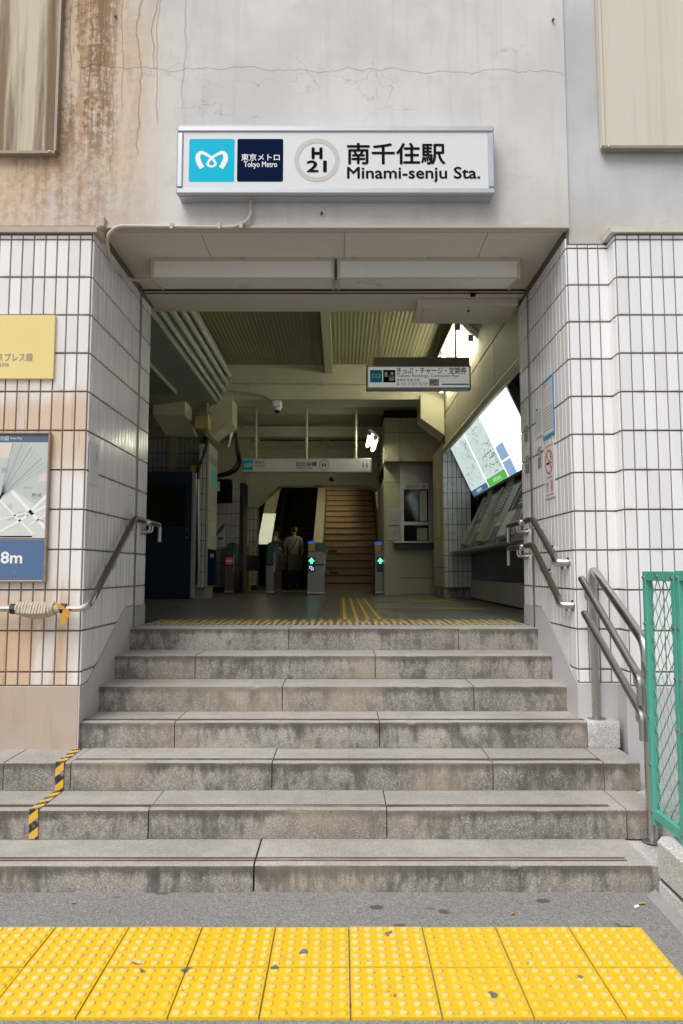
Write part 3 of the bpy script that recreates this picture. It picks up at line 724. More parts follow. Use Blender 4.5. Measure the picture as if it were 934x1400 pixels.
for nm, a in (('rail', (x0, x1, z0, z0 + fw)), ('rail', (x0, x1, z1 - fw, z1)), ('stile', (x0, x0 + fw, z0 + fw + .0005, z1 - fw - .0005)), ('stile', (x1 - fw, x1, z0 + fw + .0005, z1 - fw - .0005))):
    box('frame_' + nm, M['alu'], sg, a[0], a[1], SY - .012, SY + .03, a[2], a[3], bev=.008)
box('face', M['sign_white'], sg, x0 + fw - .004, x1 - fw + .004, SY - .003, SY + .012, z0 + fw - .004, z1 - fw + .004)
box('top_bracket', M['alu'], sg, x0 + .01, x1 - .01, SY + .02, PLY - .001, z1 + .012, z1 + .02)
for q in (x0 + .012, x1 - .03): box('bracket_post', M['alu'], sg, q, q + .015, SY + .03, PLY - .001, z1 - .012, z1 + .013)
FY = SY - .003
fp = [W(0, 1400, FY), None, None]
P00 = Vector((0, FY, 0)); PL = (P00, Vector((1, FY, 0)), Vector((0, FY, 1)))   # metre plane facing the street
def sr(px0, py0, px1, py1, Y=FY):
    a, b_ = W(px0, py1, Y), W(px1, py0, Y); return a.x, a.z, b_.x, b_.z
pr = MB(); patch(pr, PL, *sr(258, 190, 321, 248.5), lift=.001, mi=0, rnd=.012)
patch(pr, PL, *sr(324, 190, 387.5, 248.5), lift=.001, mi=1, rnd=.012)
logo(pr, PL, *sr(258, 190, 321, 248.5), lift=.002, mi=2)
text(pr, '東京メトロ', PL, *sr(330, 210.5, 382.5, 220), lift=.002, mi=2, bold=.012)
text(pr, 'Tokyo Metro', PL, *sr(333.5, 221, 379, 231), lift=.002, mi=2, bold=.012)
a = W(433.5, 219, FY); b_ = W(464.5, 219, FY); ring(pr, PL, a.x, a.z, b_.x - a.x, b_.x - a.x, .80, mi=3)
text(pr, 'H', PL, *sr(427, 202.5, 440, 217), lift=.002, mi=4, bold=.06)
text(pr, '21', PL, *sr(420, 220, 446, 235), lift=.002, mi=4, bold=.032)
text(pr, '南千住駅', PL, *sr(475, 196, 608, 224.5), lift=.002, mi=4, bold=.024)
text(pr, 'Minami-senju Sta.', PL, *sr(475, 228.5, 656, 249), lift=.002, mi=4, bold=.022)
obj('lettering', pr, [M['cyan'], M['navy'], M['white'], M['ring_grey'], M['black']], sg, smooth=0)

# ---- yellow railway sign on the left pillar
ys = thing('line_sign', 'yellow metal railway line sign on the stained tiled pillar', 'sign', (-2.1, PIY, 2.7))
a, b_ = W(0, 518, PIY - .025), W(76, 431, PIY - .025)
box('plate', M['yellow_sign'], ys, -3.1, b_.x, PIY - .028, PIY - .0095, a.z, b_.z, bev=.002)
pr = MB(); Y = PIY - .0285
text(pr, 'つくばエクスプレス線', PL_ := (Vector((0, Y, 0)), Vector((1, Y, 0)), Vector((0, Y, 1))), W(-31, 0, Y).x, W(64, 494, Y).z, W(63.5, 0, Y).x, W(64, 482.5, Y).z, mi=0, bold=-.004)
text(pr, 'Tsukuba Express Line', PL_, W(-32, 0, Y).x, W(0, 502.5, Y).z, W(32.5, 0, Y).x, W(0, 494.8, Y).z, mi=0)
obj('lettering', pr, M['grey_print'], ys, smooth=0)

# ---- area map board
am = thing('area_map', 'framed area map board with a scuffed blue lower panel on the left pillar', 'map board', (-2.1, PIY, 1.8))
Y = PIY - .030; a, b_ = W(0, 796, Y), W(70, 591, Y)
box('board', M['map_frame'], am, -2.75, b_.x - .012, PIY - .028, PIY - .0095, a.z + .012, b_.z - .012)
box('frame_side', M['map_frame'], am, b_.x - .0125, b_.x, PIY - .042, PIY - .0095, a.z, b_.z, bev=.003)
box('frame_top', M['map_frame'], am, -2.75, b_.x - .013, PIY - .042, PIY - .0095, b_.z - .012, b_.z, bev=.003)
box('frame_bottom', M['map_frame'], am, -2.75, b_.x - .013, PIY - .042, PIY - .0095, a.z, a.z + .012, bev=.003)
PLM = (Vector((0, Y, 0)), Vector((1, Y, 0)), Vector((0, Y, 1)))
xr = b_.x - .014
zz = lambda py: W(40, py, Y).z
xx = lambda px, py: W(px, py, Y).x
mp = MB()
patch(mp, PLM, -2.74, zz(605), xr, zz(592.5), mi=5); patch(mp, PLM, -2.74, zz(735.5), xr, zz(605), mi=0); patch(mp, PLM, -2.74, zz(793.5), xr, zz(738), mi=6)
Q = lambda px, py: (xx(px, py), zz(py))
def line(mb, p, q, w_, mi, lift=.0016): ribbon(mb, PLM, [(*Q(*p), w_), (*Q(*q), w_)], lift, mi)
def poly(mb, ps, mi, lift=.0013): mb.add([Vector((Q(*p)[0], Y - lift, Q(*p)[1])) for p in ps], [tuple(range(len(ps)))], mi)
poly(mp, [(0, 683), (20, 670), (50, 692), (66, 679), (66, 606), (0, 606)], 1)
poly(mp, [(0, 606), (17, 606), (16, 626), (0, 627)], 4, .0015)
for q in ((2, 640), (8, 690), (10, 705), (24, 700)): poly(mp, [(q[0], q[1]), (q[0] + 9, q[1] - 1), (q[0] + 9, q[1] + 6), (q[0], q[1] + 7)], 2 if q[1] < 680 else 1, .0015)
poly(mp, [(53, 649), (65, 646), (65, 658), (53, 659)], 3, .0015)
for k in range(12): line(mp, (0, 683 - k * .3), (18 + k * 4.3, 606 + max(0, k - 5) * 5.2), .0014 if k % 3 else .0045, 2)
for p, q, w_ in (((16, 671), (62, 722), .010), ((0, 727), (66, 690), .007), ((36, 705), (66, 676), .009), ((0, 684), (45, 730), .006), ((0, 710), (40, 700), .004), ((40, 718), (66, 702), .004)): line(mp, p, q, w_, 7, .0018)
for p, q in (((4, 640), (4, 672)), ((26, 715), (26, 734)), ((12, 690), (30, 735))): line(mp, p, q, .0008, 3)
line(mp, (0, 733.6), (44, 733.6), .004, 8, .002)
text(mp, '荒川区', PLM, xx(44, 676), zz(679), xx(57, 676), zz(674.5), mi=8); text(mp, 'Arakawa City', PLM, xx(43.5, 681), zz(682), xx(58, 681), zz(680), mi=2)
text(mp, '南千住', PLM, xx(33, 668), zz(668.5), xx(44, 668), zz(665.5), mi=2); text(mp, '千住間道', PLM, xx(49, 713), zz(713.5), xx(60, 713), zz(710.5), mi=2)
text(mp, '駅周辺案内図', PLM, xx(-21, 600), zz(602.5), xx(12, 600), zz(596), mi=7, lift=.002); text(mp, 'Area Map', PLM, xx(14, 600), zz(601.5), xx(30.5, 600), zz(597.5), mi=7, lift=.002)
text(mp, '8m', PLM, xx(1.5, 770), zz(770), xx(30, 770), zz(754.5), mi=7, lift=.002, bold=.03)
obj('map_print', mp, [M['map_paper'], M['map_land'], M['map_rail'], M['map_pink'], M['map_yellow'], M['slate'], M['blue_panel'], M['white'], M['black']], am, smooth=0)

# ---- notices on the right reveal wall and sheet on the left one
def wall_sheet(name, lab, cat, X, s_, c4, m):
    """c4: four px corners tl, tr, br, bl on plane x = X; returns plane and root"""
    P = [GX(px, py, X) for px, py in c4]
    ya, yb = (P[0].y + P[3].y) / 2, (P[1].y + P[2].y) / 2
    zt, zb = (P[0].z + P[1].z) / 2, (P[2].z + P[3].z) / 2
    t = thing(name, lab, cat, (X, (ya + yb) / 2, zb))
    b = MB(); b.box(X, X + s_ * .004, ya, yb, zb, zt); obj('sheet', b, m, t)
    pl = (Vector((X + s_ * .004, ya, zb)), Vector((X + s_ * .004, yb, zb)), Vector((X + s_ * .004, ya, zt)))
    return t, pl
XS = XR - .0115
def fake_lines(mb, pl, u0, u1, v0, v1, n, mi, seed=1, th=.4):
    rr = random.Random(seed); dv = (v1 - v0) / n
    for k in range(n):
        u = u0
        while u < u1 - .04:
            e = min(u1, u + rr.uniform(.06, .3)); patch(mb, pl, u, v0 + dv * k, e, v0 + dv * (k + th), lift=.0006, mi=mi); u = e + .03
t, pl = wall_sheet('notice', 'blue bordered notice sheet on the white tiles right of the entrance', 'notice', XS, -1, ((741, 524), (757, 510), (758, 593), (743.5, 602)), M['poster_blue'])
mb = MB(); patch(mb, pl, .05, .05, .95, .95, lift=.0003, mi=0); text(mb, 'お知らせ', pl, .1, .875, .62, .925, lift=.0008, mi=2)
fake_lines(mb, pl, .12, .9, .58, .84, 5, 3, 3); fake_lines(mb, pl, .12, .9, .12, .55, 9, 2, 5, .3); obj('print', mb, [M['paper'], M['poster_blue'], M['grey_print'], M['map_pink']], t, smooth=0)
t, pl = wall_sheet('notice', 'plain white notice with black lines beside the shutter guide', 'notice', XS, -1, ((733, 557), (741, 549), (742.5, 594), (734, 600)), M['paper'])
mb = MB(); fake_lines(mb, pl, .1, .9, .15, .8, 10, 0, 9, .25); patch(mb, pl, .1, .85, .3, .9, .0006, 1); obj('print', mb, [M['grey_print'], M['navy']], t, smooth=0)
t, pl = wall_sheet('no_smoking_sign', 'red bordered no smoking sticker below the blue notice', 'sign', XS, -1, ((744.5, 611), (757.5, 601), (759.5, 677), (746.5, 684)), M['paper'])
mb = MB()
for v in (.955, .06): patch(mb, pl, .06, v - .012, .94, v + .006, .0006, 0)
asp = (pl[1] - pl[0]).length / (pl[2] - pl[0]).length
ring(mb, pl, .5, .655, .40, .40 * asp, .80, .0008, 0); ribbon(mb, pl, [(.24, .655 + .26 * asp, .035), (.76, .655 - .26 * asp, .035)], .0011, 0)
patch(mb, pl, .24, .615, .6, .655, .0008, 1); patch(mb, pl, .64, .615, .74, .655, .0008, 1); ribbon(mb, pl, [(.68, .67, .03), (.72, .72, .03), (.62, .75, .03), (.66, .79, .03)], .0008, 1)
text(mb, 'NO SMOKING', pl, .2, .36, .8, .385, .0008, .02, 1); text(mb, '禁\n煙', pl, .62, .12, .84, .32, .0008, .02, 0); text(mb, '終\n日', pl, .18, .12, .40, .30, .0008, .02, 0)
obj('print', mb, [M['poster_red'], M['black']], t, smooth=0)
for c4, lab in ((((735.5, 613), (739.5, 610), (740.5, 637), (736, 641)), 'small grey sticker with orange top right of the shutter guide'), (((719, 625), (723.5, 621), (724, 645), (719, 648)), 'small grey sticker with orange top left of the shutter guide'), (((717.5, 584), (721.5, 581), (722, 601), (718, 605)), 'upper small sticker with orange top at the inner wall edge')):
    t, pl = wall_sheet('sticker', lab, 'sticker', XS, -1, c4, M['grey_print']); mb = MB(); patch(mb, pl, .1, .7, .9, .93, .0006, 0); patch(mb, pl, .1, .52, .9, .58, .0006, 1); obj('print', mb, [M['sticker_orange'], M['paper']], t, smooth=0)
t, pl = wall_sheet('notice', 'tall narrow grey paper taped to the left reveal tiles', 'notice', XL + .0115, 1, ((121, 600), (133.5, 611), (135, 667), (122.5, 660)), M['grey_paper'])
mb = MB(); [text(mb, ch, pl, .6, .75 - .06 * k, .82, .79 - .06 * k, .0008, 0, 0) for k, ch in enumerate('工事中のお')]; obj('print', mb, [M['slate']], t, smooth=0)

# ================================================================ HANDRAILS
def rail(mb, pts, r, fil=.05, mi=0, n=10): mb.tube(fillet(pts, fil), r, n, mi)
# left rail: along the pillar front, then up the reveal
lr = thing('handrail', 'steel handrail running along the left pillar front and up its reveal', 'handrail', (-1.6, 4.18, 1.2))
ZF = W(60, 832, 4.165).z
A, B = Vector((-2.9, 4.165, ZF)), Vector((XL + .065, 4.165, ZF))
e1 = GX(184, 709, XL + .065); e1b = GX(121, 826, XL + .065)
up = Vector((XL + .065, 4.20, ZF + .01))
mb = MB(); rail(mb, [A, B + Vector((.0, 0, 0)), Vector((XL + .065, 4.30, ZF + .085))], .0195, .05); obj('rail', mb, M['steel'], lr)
mb = MB(); inn = Vector((XL + .065, e1.y + .22, e1.z)); rail(mb, [Vector((XL + .065, 4.27, ZF + .06)), e1, inn], .0215, .035); obj('sleeved_rail', mb, M['rail_wrap'], lr)
def bracket(parent, X, s_, y, z, m=None, drop=.07):
    """wall rosette and curved arm up to the rail; X wall, rail at X + s_*.065"""
    mb = MB(); q = Vector((X, y, z - drop)); mb.tube([q, q + Vector((s_ * .008, 0, 0))], .028, 12)
    rail(mb, [q, q + Vector((s_ * .065, 0, 0)), Vector((X + s_ * .065, y, z - .012))], .0095, .035, n=8); obj('bracket', mb, m or M['steel'], parent)
for f in (.45, .98):
    q = Vector((XL + .065, 4.27, ZF + .06)).lerp(e1, f); bracket(lr, XL + .009, 1, q.y, q.z)
for x in (-2.45,):
    mb = MB(); q = Vector((x, PIY - .009, ZF - .07)); mb.tube([q, q + Vector((0, -.01, 0))], .028, 12); rail(mb, [q, q + Vector((0, -.075, 0)), Vector((x, 4.165, ZF - .01))], .0095, .03, n=8); obj('bracket', mb, M['steel'], lr)
# inner rails on both sides: ball end, run, turned-down end
def inner_rail(X, s_, z, y0, y1, lab, grp=None):
    t = thing('handrail', lab, 'handrail', (X, y0, z - .1), grp)
    x = X + s_ * .065
    mb = MB(); mb.ball((x, y0 - .002, z), .027); obj('ball_end', mb, M['steel'], t)
    mb = MB(); mb.tube([(x, y0 + .015, z), (x, y1 - .05, z)], .0215, 10); obj('sleeved_rail', mb, M['rail_wrap'], t)
    mb = MB(); rail(mb, [(x, y1 - .05, z), (x, y1, z), (x, y1, z - .14)], .0195, .04); obj('end_bend', mb, M['steel'], t)
    for y in (y0 + .05, y0 + .13): bracket(t, X, s_, y, z)
zl = e1.z
inner_rail(XL + .009, 1, zl - .005, 5.40, 5.74, 'short ball ended handrail just inside the left tiled wall')
# right wall rails, upper and lower
for k, (pb, pe, pw) in enumerate((((728, 709), (758, 762), (776, 771)), ((728, 745), (764, 819), (786, 831)))):
    t = thing('handrail', ('upper' if k == 0 else 'lower') + ' sleeved handrail on the right reveal wall', 'handrail', (XR, 4.9, 1), 'sloping handrails on the right wall')
    X = XR - .074
    b0, b1 = GX(*pb, X), GX(*pe, X)
    mb = MB(); rail(mb, [Vector((X, b0.y + .17, b0.z)), b0, b1], .0215, .03); obj('sleeved_rail', mb, M['rail_wrap'], t)
    dn = (b1 - b0).normalized()
    mb = MB(); rail(mb, [b1 - dn * .01, b1 + dn * .07, b1 + dn * .07 + Vector((.066, -.02, -.0))], .0215, .055); q = b1 + dn * .07 + Vector((.060, -.02, 0)); mb.tube([q, q + Vector((.007, 0, 0))], .036, 12); obj('end_bend', mb, M['steel'], t)
    bracket(t, XR - .009, -1, b0.y + .06, b0.z)
    q = b0.lerp(b1, .55 if k == 0 else .35); bracket(t, XR - .009, -1, q.y, q.z)
    q = b0.lerp(b1, .94); bracket(t, XR - .009, -1, q.y, q.z)
    inner_rail(XR - .009, -1, b0.z - .005, 5.385, 5.80, ('upper' if k == 0 else 'lower') + ' ball ended handrail just inside the right wall', 'ball ended rails inside the right wall')

# free-standing rail right of the steps
fr_ = thing('handrail', 'freestanding double steel handrail beside the green fence', 'handrail', (1.56, 3.95, .12))
xo = 1.565; f1 = GZ(819.5, 982, .572); f2 = GZ(889, 1149, .123)
top1 = W(813, 776, f1.y).z
mb = MB(); low = Vector((xo, f2.y, 1.10))
rail(mb, [Vector((xo, f1.y, .57)), Vector((xo, f1.y, top1)), low, Vector((xo, f2.y, .121))], .0265, .07, n=12); obj('frame_tube', mb, M['steel'], fr_)
for q in (Vector((xo, f1.y, .571)), Vector((xo, f2.y, .122))):
    mb = MB(); mb.tube([q, q + Vector((0, 0, .006))], .055, 16); obj('floor_flange', mb, M['steel_dull'], fr_)
for k, (pa, pb) in enumerate((((795, 791), (871, 921)), ((799, 838), (874, 969)))):
    xi = 1.485
    a, b_ = GX(*pa, xi), GX(*pb, xi)
    mb = MB(); mb.tube([a, b_], .0215, 12); obj('hand_tube', mb, M['steel_dull'], fr_)
    dn = (b_ - a).normalized(); mb = MB(); rail(mb, [b_ - dn * .005, b_ + dn * .05, b_ + dn * .05 + Vector((0, 0, -.12))], .0225, .045); obj('end_bend', mb, M['steel'], fr_)
    for f in (.10, .97):
        q = a.lerp(b_, f); mb = MB(); rail(mb, [q + Vector((0, 0, -.01)), q + Vector((0, .0, -.085)), Vector((xo - .02, q.y, q.z - .085))], .011, .035, n=8); obj('bracket', mb, M['steel'], fr_)

# ---- rag and rope wound round the left rail
rb = thing('rope_bundle', 'pale cord wound round the left handrail and taped at both ends', 'rope', (-1.95, 4.165, ZF))
xa, xb = W(25, 832, 4.165).x, W(76, 832, 4.165).x
for k in range(13):
    x = xa + (xb - xa) * (k + .5) / 13; sag = .020 * math.sin(math.pi * (k + .5) / 13)
    mb = MB(); pts = []
    for j in range(12):
        a_ = 2 * math.pi * j / 12; rr = .027 + .004 * R.random() + (sag if math.sin(a_) < -.2 else 0)
        pts.append((x + .007 * math.cos(a_) + R.uniform(-.002, .002), 4.165 + rr * math.cos(a_), ZF + rr * math.sin(a_) * 1.05))
    mb.tube(pts, .0098, 6, closed=True); obj('cord_turn', mb, M['rope'], rb)
mb = MB(); mb.tube([(xa - .01, 4.165, ZF), (xb + .045, 4.165, ZF)], .025, 10); obj('rag', mb, M['rope'], rb)
xt = W(21, 832, 4.165).x; mb = MB(); mb.tube([(xt - .025, 4.165, ZF - .002), (xt + .025, 4.165, ZF - .002)], .031, 8); obj('black_tape', mb, M['cable'], rb)
xt = W(86, 832, 4.165).x; mb = MB(); mb.tube([(xt - .012, 4.165, ZF), (xt + .022, 4.165, ZF)], .030, 8); obj('black_tape', mb, M['cable'], rb)
for pts in (((73, 822), (86, 829), (90, 833), (82, 833)), ((86, 834), (94, 832), (95, 842), (85, 857), (82, 850))):
    b = MB(); b.prism([W(px, py, 4.128) for px, py in pts], (0, .006, .002)); obj('orange_tape', b, M['tape_orange'], rb)

# ---- hazard tape over the left of the steps
hz = thing('hazard_tape', 'black and yellow hazard tape stuck down over the left steps', 'tape', (-1.7, 3.95, .4))
hw = .023
def strip(P, Q, du, n):
    b = MB(); b.prism([P - du, P + du, Q + du, Q - du], n); obj('tape_strip', b, M['hazard'], hz)
a = GZ(107, 1024, .416); c_ = GZ(84.5, 1041, .4165); ux = Vector((hw, 0, 0)); k_ = Vector((0, 0, .0025))
z3, z2 = .4175, .2665
P1 = Vector((a.x, 4.245, z3)); P2 = Vector((c_.x, 3.942, z3)); strip(P1, P2, ux, k_)
P3 = Vector((c_.x - .004, 3.942, .268)); strip(Vector((c_.x, 3.9445, z3)), Vector((c_.x, 3.9445, .27)), ux, Vector((0, -.003, 0)))
e_ = GZ(47, 1107, .265); P4 = Vector((c_.x, 3.938, z2)); P5 = Vector((e_.x, 3.632, z2)); strip(P4, P5, ux, k_)
strip(Vector((e_.x, 3.635, z2)), Vector((e_.x + .004, 3.635, .125)), ux, Vector((0, -.003, 0)))

# ================================================================ FENCE AND KERB BLOCK
kb = thing('kerb_block', 'white speckled granite base block under the green fence', 'block', (1.7, 2.9, 0))
mb = MB(); mb.box(1.418, 1.92, 1.4, 3.255, .095, W(897, 1141, 3.255).z, bev=.022); obj('upper_course', mb, M['granite_white'], kb)
mb = MB(); mb.box(1.424, 1.92, 1.4, 3.25, -.03, .089, bev=.006); obj('lower_course', mb, M['granite_white'], kb)
mb = MB(); mb.box(1.432, 1.9, 1.41, 3.24, .08, .1); obj('mortar', mb, M['grout'], kb)
mb = MB(); mb.prism([(1.375, 1.4, .0), (1.424, 1.4, .03), (1.424, 3.29, .03), (1.385, 3.29, .0)], (0, 0, .003)); obj('mortar_fillet', mb, M['mortar'], kb)
gf = thing('green_fence', 'green painted steel fence with diamond wire mesh panels', 'fence', (1.5, 3.1, .26))
FX = 1.492
def fence_panel(y0, y1, zb, zt):
    pw = .034
    for y in (y0, y1): box('post', M['green'], gf, FX - .018, FX + .018, y - pw / 2, y + pw / 2, zb - .03, zt, bev=.002)
    for z in (zb, zt - .045):
        box('rail', M['green'], gf, FX - .017, FX + .017, min(y0, y1) + pw / 2 + .0005, max(y0, y1) - pw / 2 - .0005, z, z + .045, bev=.002)
    mb = MB(); c = .074; ya, yb = min(y0, y1) + pw / 2, max(y0, y1) - pw / 2; nn = max(2, round((yb - ya) / (c / 2))); cw = (yb - ya) / nn
    nz = int((zt - zb - .09) / .043)
    for i in range(nn + 1):
        pts = []
        for j in range(nz + 1):
            s = cw / 2 * (1 if (i + j) % 2 else -1); y = min(max(ya + i * cw + s, ya), yb)
            pts.append((FX + .0022 * (1 if (i + j) % 2 else -1), y, zb + .045 + (zt - zb - .09) * j / nz))
        mb.tube(pts, .0024, 5)
    obj('wire_mesh', mb, M['green_wire'], gf)
    for y in (y0, y1):
        for k in range(6):
            z = zb + .03 + (zt - zb - .06) * k / 5; b = MB(); b.tube([(FX - .018, y, z), (FX - .025, y, z)], .008, 8); obj('bolt', b, M['bolt'], gf)
    for k in (.5,):
        b = MB(); y = (y0 + y1) / 2; b.tube([(FX - .017, y, zt - .022), (FX - .024, y, zt - .022)], .008, 8); obj('bolt', b, M['bolt'], gf)
zt = GX(876, 781, FX).z
fence_panel(3.405, 3.115, .305, zt); fence_panel(3.07, 1.9, .305, zt + .003)

# ---- leaf litter
def leaf(px, py, s, m, lab, a=0):
    q = GZ(px, py, 0); b = MB(); z = .004 if py < 1265 else .016
    out = [(-1, 0, .0), (-.5, .42, .25), (.1, .5, .1), (.7, .25, .3), (1.1, .0, .05), (.6, -.35, .1), (-.1, -.45, .3), (-.6, -.3, .1)]
    vs = [(q.x + s * (x * math.cos(a) - y * math.sin(a)), q.y + s * (x * math.sin(a) + y * math.cos(a)), z + s * h) for x, y, h in out] + [(q.x, q.y, z + s * .12)]
    vs += [(x, y, zz_ + .0012) for x, y, zz_ in vs]
    n = 8; b.add(vs, [(i, (i + 1) % n, n) for i in range(n)] + [(n + 1 + (i + 1) % n, n + 1 + i, 2 * n + 1) for i in range(n)] + [(i, n + 1 + i, n + 1 + (i + 1) % n, (i + 1) % n) for i in range(n)])
    tag(obj('fallen_leaf', b, m), lab, 'leaf', 'fallen leaves on the paving')
leaf(878, 1237, .018, M['leaf'], 'orange leaf on the asphalt beside the white kerb block', .1)
leaf(701, 1251, .012, M['leaf'], 'small orange leaf on the asphalt in front of the bottom step', .5)
leaf(100, 1236, .012, M['leaf'], 'yellowish leaf scrap on the asphalt near the left steps', .3)
leaf(186, 1322, .022, M['leaf_pale'], 'pale beige leaf lying on the yellow tactile paving', -.4)
cgb = MB(); q = GZ(868, 1242, 0); cgb.tube([(q.x, q.y, .006), (q.x + .02, q.y + .01, .006)], .006, 6); tag(obj('cigarette_butt', cgb, M['white']), 'white cigarette butt beside the orange leaf by the kerb', 'litter')

# ================================================================ STATION INTERIOR
# floor
fl = thing('floor', 'dark grey tiled station floor inside the entrance', None, (0, 8, FZ), kind='structure')
box('sub_floor', M['floor_joint'], fl, -3.2, 2.4, 5.44, 32, FZ - .2, FZ - .012)
ts = .42; ftm = MB().box(-ts / 2 + .002, ts / 2 - .002, -ts / 2 + .002, ts / 2 - .002, -.012, 0, bev=.0012).mesh('floor_tile', M['floor_tile'], 0)
for i in range(13):
    for j in range(12): put('floor_tile', ftm, fl, (-2.94 + i * ts, 6.245 + j * ts, FZ + R.uniform(-.0006, .0006)))
g = MB(); g.box(-3.2, 2.4, 6.035 + 12 * ts + .002, 32, FZ - .011, FZ - .0005); obj('floor_sheet', g, M['floor_tile'], fl)
box('threshold_strip', M['granite_grey'], fl, XL, XR, 5.43, 5.455, FZ - .05, FZ + .001)
ti = thing('tactile_strip', 'yellow tactile guide strips on the station floor leading from the steps to the gates', 'tactile paving', (0, 6, FZ))
def tac_in(w_, d_, kind, m):
    mb = MB(); mb.box(-w_ / 2 + .0015, w_ / 2 - .0015, -d_ / 2 + .0015, d_ / 2 - .0015, -.012, .003, mi=1)
    if kind == 'dot':
        for i in range(6):
            for j in range(6):
                x, y = -w_ / 2 + w_ / 6 * (i + .5), -d_ / 2 + d_ / 6 * (j + .5)
                mb.tube([(x, y, .003), (x, y, .007)], .012, 6)
    elif kind == 'bar':
        for i in range(4): x = -w_ / 2 + w_ / 4 * (i + .5); mb.box(x - .014, x + .014, -d_ / 2 + .012, d_ / 2 - .012, .003, .008)
    return mb.mesh('tactile_tile', [m, M['tactile_base']], 0)
ma, mb_, mc = tac_in(.3, .29, 'dot', M['tactile_pale']), tac_in(.3, .28, 'bar', M['tactile_in']), tac_in(.3, .29, 'bar', M['tactile_in'])
for k in range(10):
    put('tactile_tile', ma, ti, (XL + .17 + k * .3015, 5.60, FZ)); put('tactile_tile', mb_, ti, (XL + .17 + k * .3015, 5.885, FZ))
md = tac_in(.40, .30, 'bar', M['tactile_in'])
for k in range(15): put('tactile_tile', md, ti, (.18, 6.19 + k * .302, FZ + .003))
me_ = tac_in(.3, .3, 'dot', M['tactile_in'])
for x, y in ((1.15, 7.75), (1.40, 7.75 - .0), (1.08, 9.35), (1.38, 9.35), (1.08, 9.65), (1.38, 9.65)): put('tactile_tile', me_, ti, (x if x != 1.40 else 1.452, y, FZ + .003))
mf = tac_in(.3, .15, 'bar', M['tactile_in'])
for k in range(2): put('tactile_tile', mf, ti, (.53 + k * .302, 7.8, FZ + .003)); put('tactile_tile', mf, ti, (.53 + k * .25, 9.5, FZ + .003))

# enclosing walls and roof
sh = thing('interior_walls', 'cream painted outer walls of the dim station hall', None, (0, 14, FZ), kind='structure')
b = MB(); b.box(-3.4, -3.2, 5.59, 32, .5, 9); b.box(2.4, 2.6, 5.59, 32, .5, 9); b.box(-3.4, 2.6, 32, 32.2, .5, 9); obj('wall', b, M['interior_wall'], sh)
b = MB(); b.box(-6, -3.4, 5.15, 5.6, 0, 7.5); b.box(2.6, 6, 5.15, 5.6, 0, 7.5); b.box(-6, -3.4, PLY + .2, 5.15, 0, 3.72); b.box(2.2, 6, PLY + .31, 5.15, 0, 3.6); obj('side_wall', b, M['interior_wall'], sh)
b = MB(); b.box(-3.4, 2.6, 5.801, 14, 4.72, 4.9); b.box(-3.4, 2.6, 5.15, 5.80, 4.72, 7.5); b.prism([(-3.4, 14, 4.72), (-3.4, 32, 9), (-3.4, 32, 9.2), (-3.4, 14, 4.9)], (6, 0, 0)); obj('roof', b, M['interior_wall'], sh)
# corrugated ceiling
cl = thing('ceiling', 'dark olive corrugated metal ceiling of the station hall', None, (0, 8, 4.6), kind='structure')
b = MB(); x = -3.2; pr_ = []
while x < 2.39: pr_ += [(x, 4.60), (x + .024, 4.60), (x + .029, 4.5965), (x + .047, 4.5965), (x + .052, 4.60)]; x += .052
n = len(pr_); vs = [(x, 5.82, z) for x, z in pr_] + [(x, 13.9, z) for x, z in pr_]
b.add(vs, [(i, i + 1, n + i + 1, n + i) for i in range(n - 1)]); obj('corrugated_sheet', b, M['deck'], cl, smooth=0)
a = W(441, 470, 8.8); b_ = W(453, 470, 8.8)
box('joist', M['pale_paint'], cl, a.x, b_.x, 5.82, 10.35, 4.46, 4.574)
for y in (11.4, 12.6, 13.6): box('joist', M['pale_paint'], cl, -3.2, 2.4, y, y + .12, 4.36, 4.574)

# main cross beam with haunches
YB = 10.35
bm = thing('cross_beam', 'pale painted concrete beam across the hall behind the ticket sign', 'beam', (0, YB, 4))
zt_, zb_ = W(400, 498, YB).z, W(400, 546, YB).z
box('beam', M['beam_paint'], bm, -3.2, 2.4, YB, YB + .5, zb_, 4.60)
a, b_ = W(575, 540, YB - .04), W(607, 540, YB - .04); zl0, zl1 = W(576, 572, YB - .04).z, W(607, 595, YB - .04).z
b = MB(); b.prism([(a.x, YB - .05, zb_ + .06), (b_.x, YB - .05, zb_ + .06), (b_.x, YB - .05, zl1), (a.x, YB - .05, zl0)], (0, .5, 0)); obj('haunch', b, M['pale_paint'], bm)
a, b_ = W(288, 540, YB - .04), W(318, 540, YB - .04); zl0, zl1 = W(288, 598, YB - .04).z, W(318, 578, YB - .04).z
b = MB(); b.prism([(a.x, YB - .05, zb_ + .09), (b_.x, YB - .05, zb_ + .09), (b_.x, YB - .05, zl1), (a.x, YB - .05, zl0)], (0, .5, 0)); obj('haunch', b, M['pale_paint'], bm)
b = MB(); b.tube([W(300, 524, YB - .015), W(690, 527, YB - .015)], .012, 6); obj('conduit', b, M['conduit'], bm)
for px in (340, 440, 600): q = W(px, 524.8, YB - .02); box('clip', M['conduit'], bm, q.x - .02, q.x + .02, YB - .04, YB - .0005, q.z - .03, q.z + .03)
b = MB(); q = W(296, 523, YB - .04); b.box(q.x - .06, q.x + .09, YB - .09, YB - .0005, q.z - .05, q.z + .06, bev=.008); obj('switch_box', b, M['steel_dull'], bm)

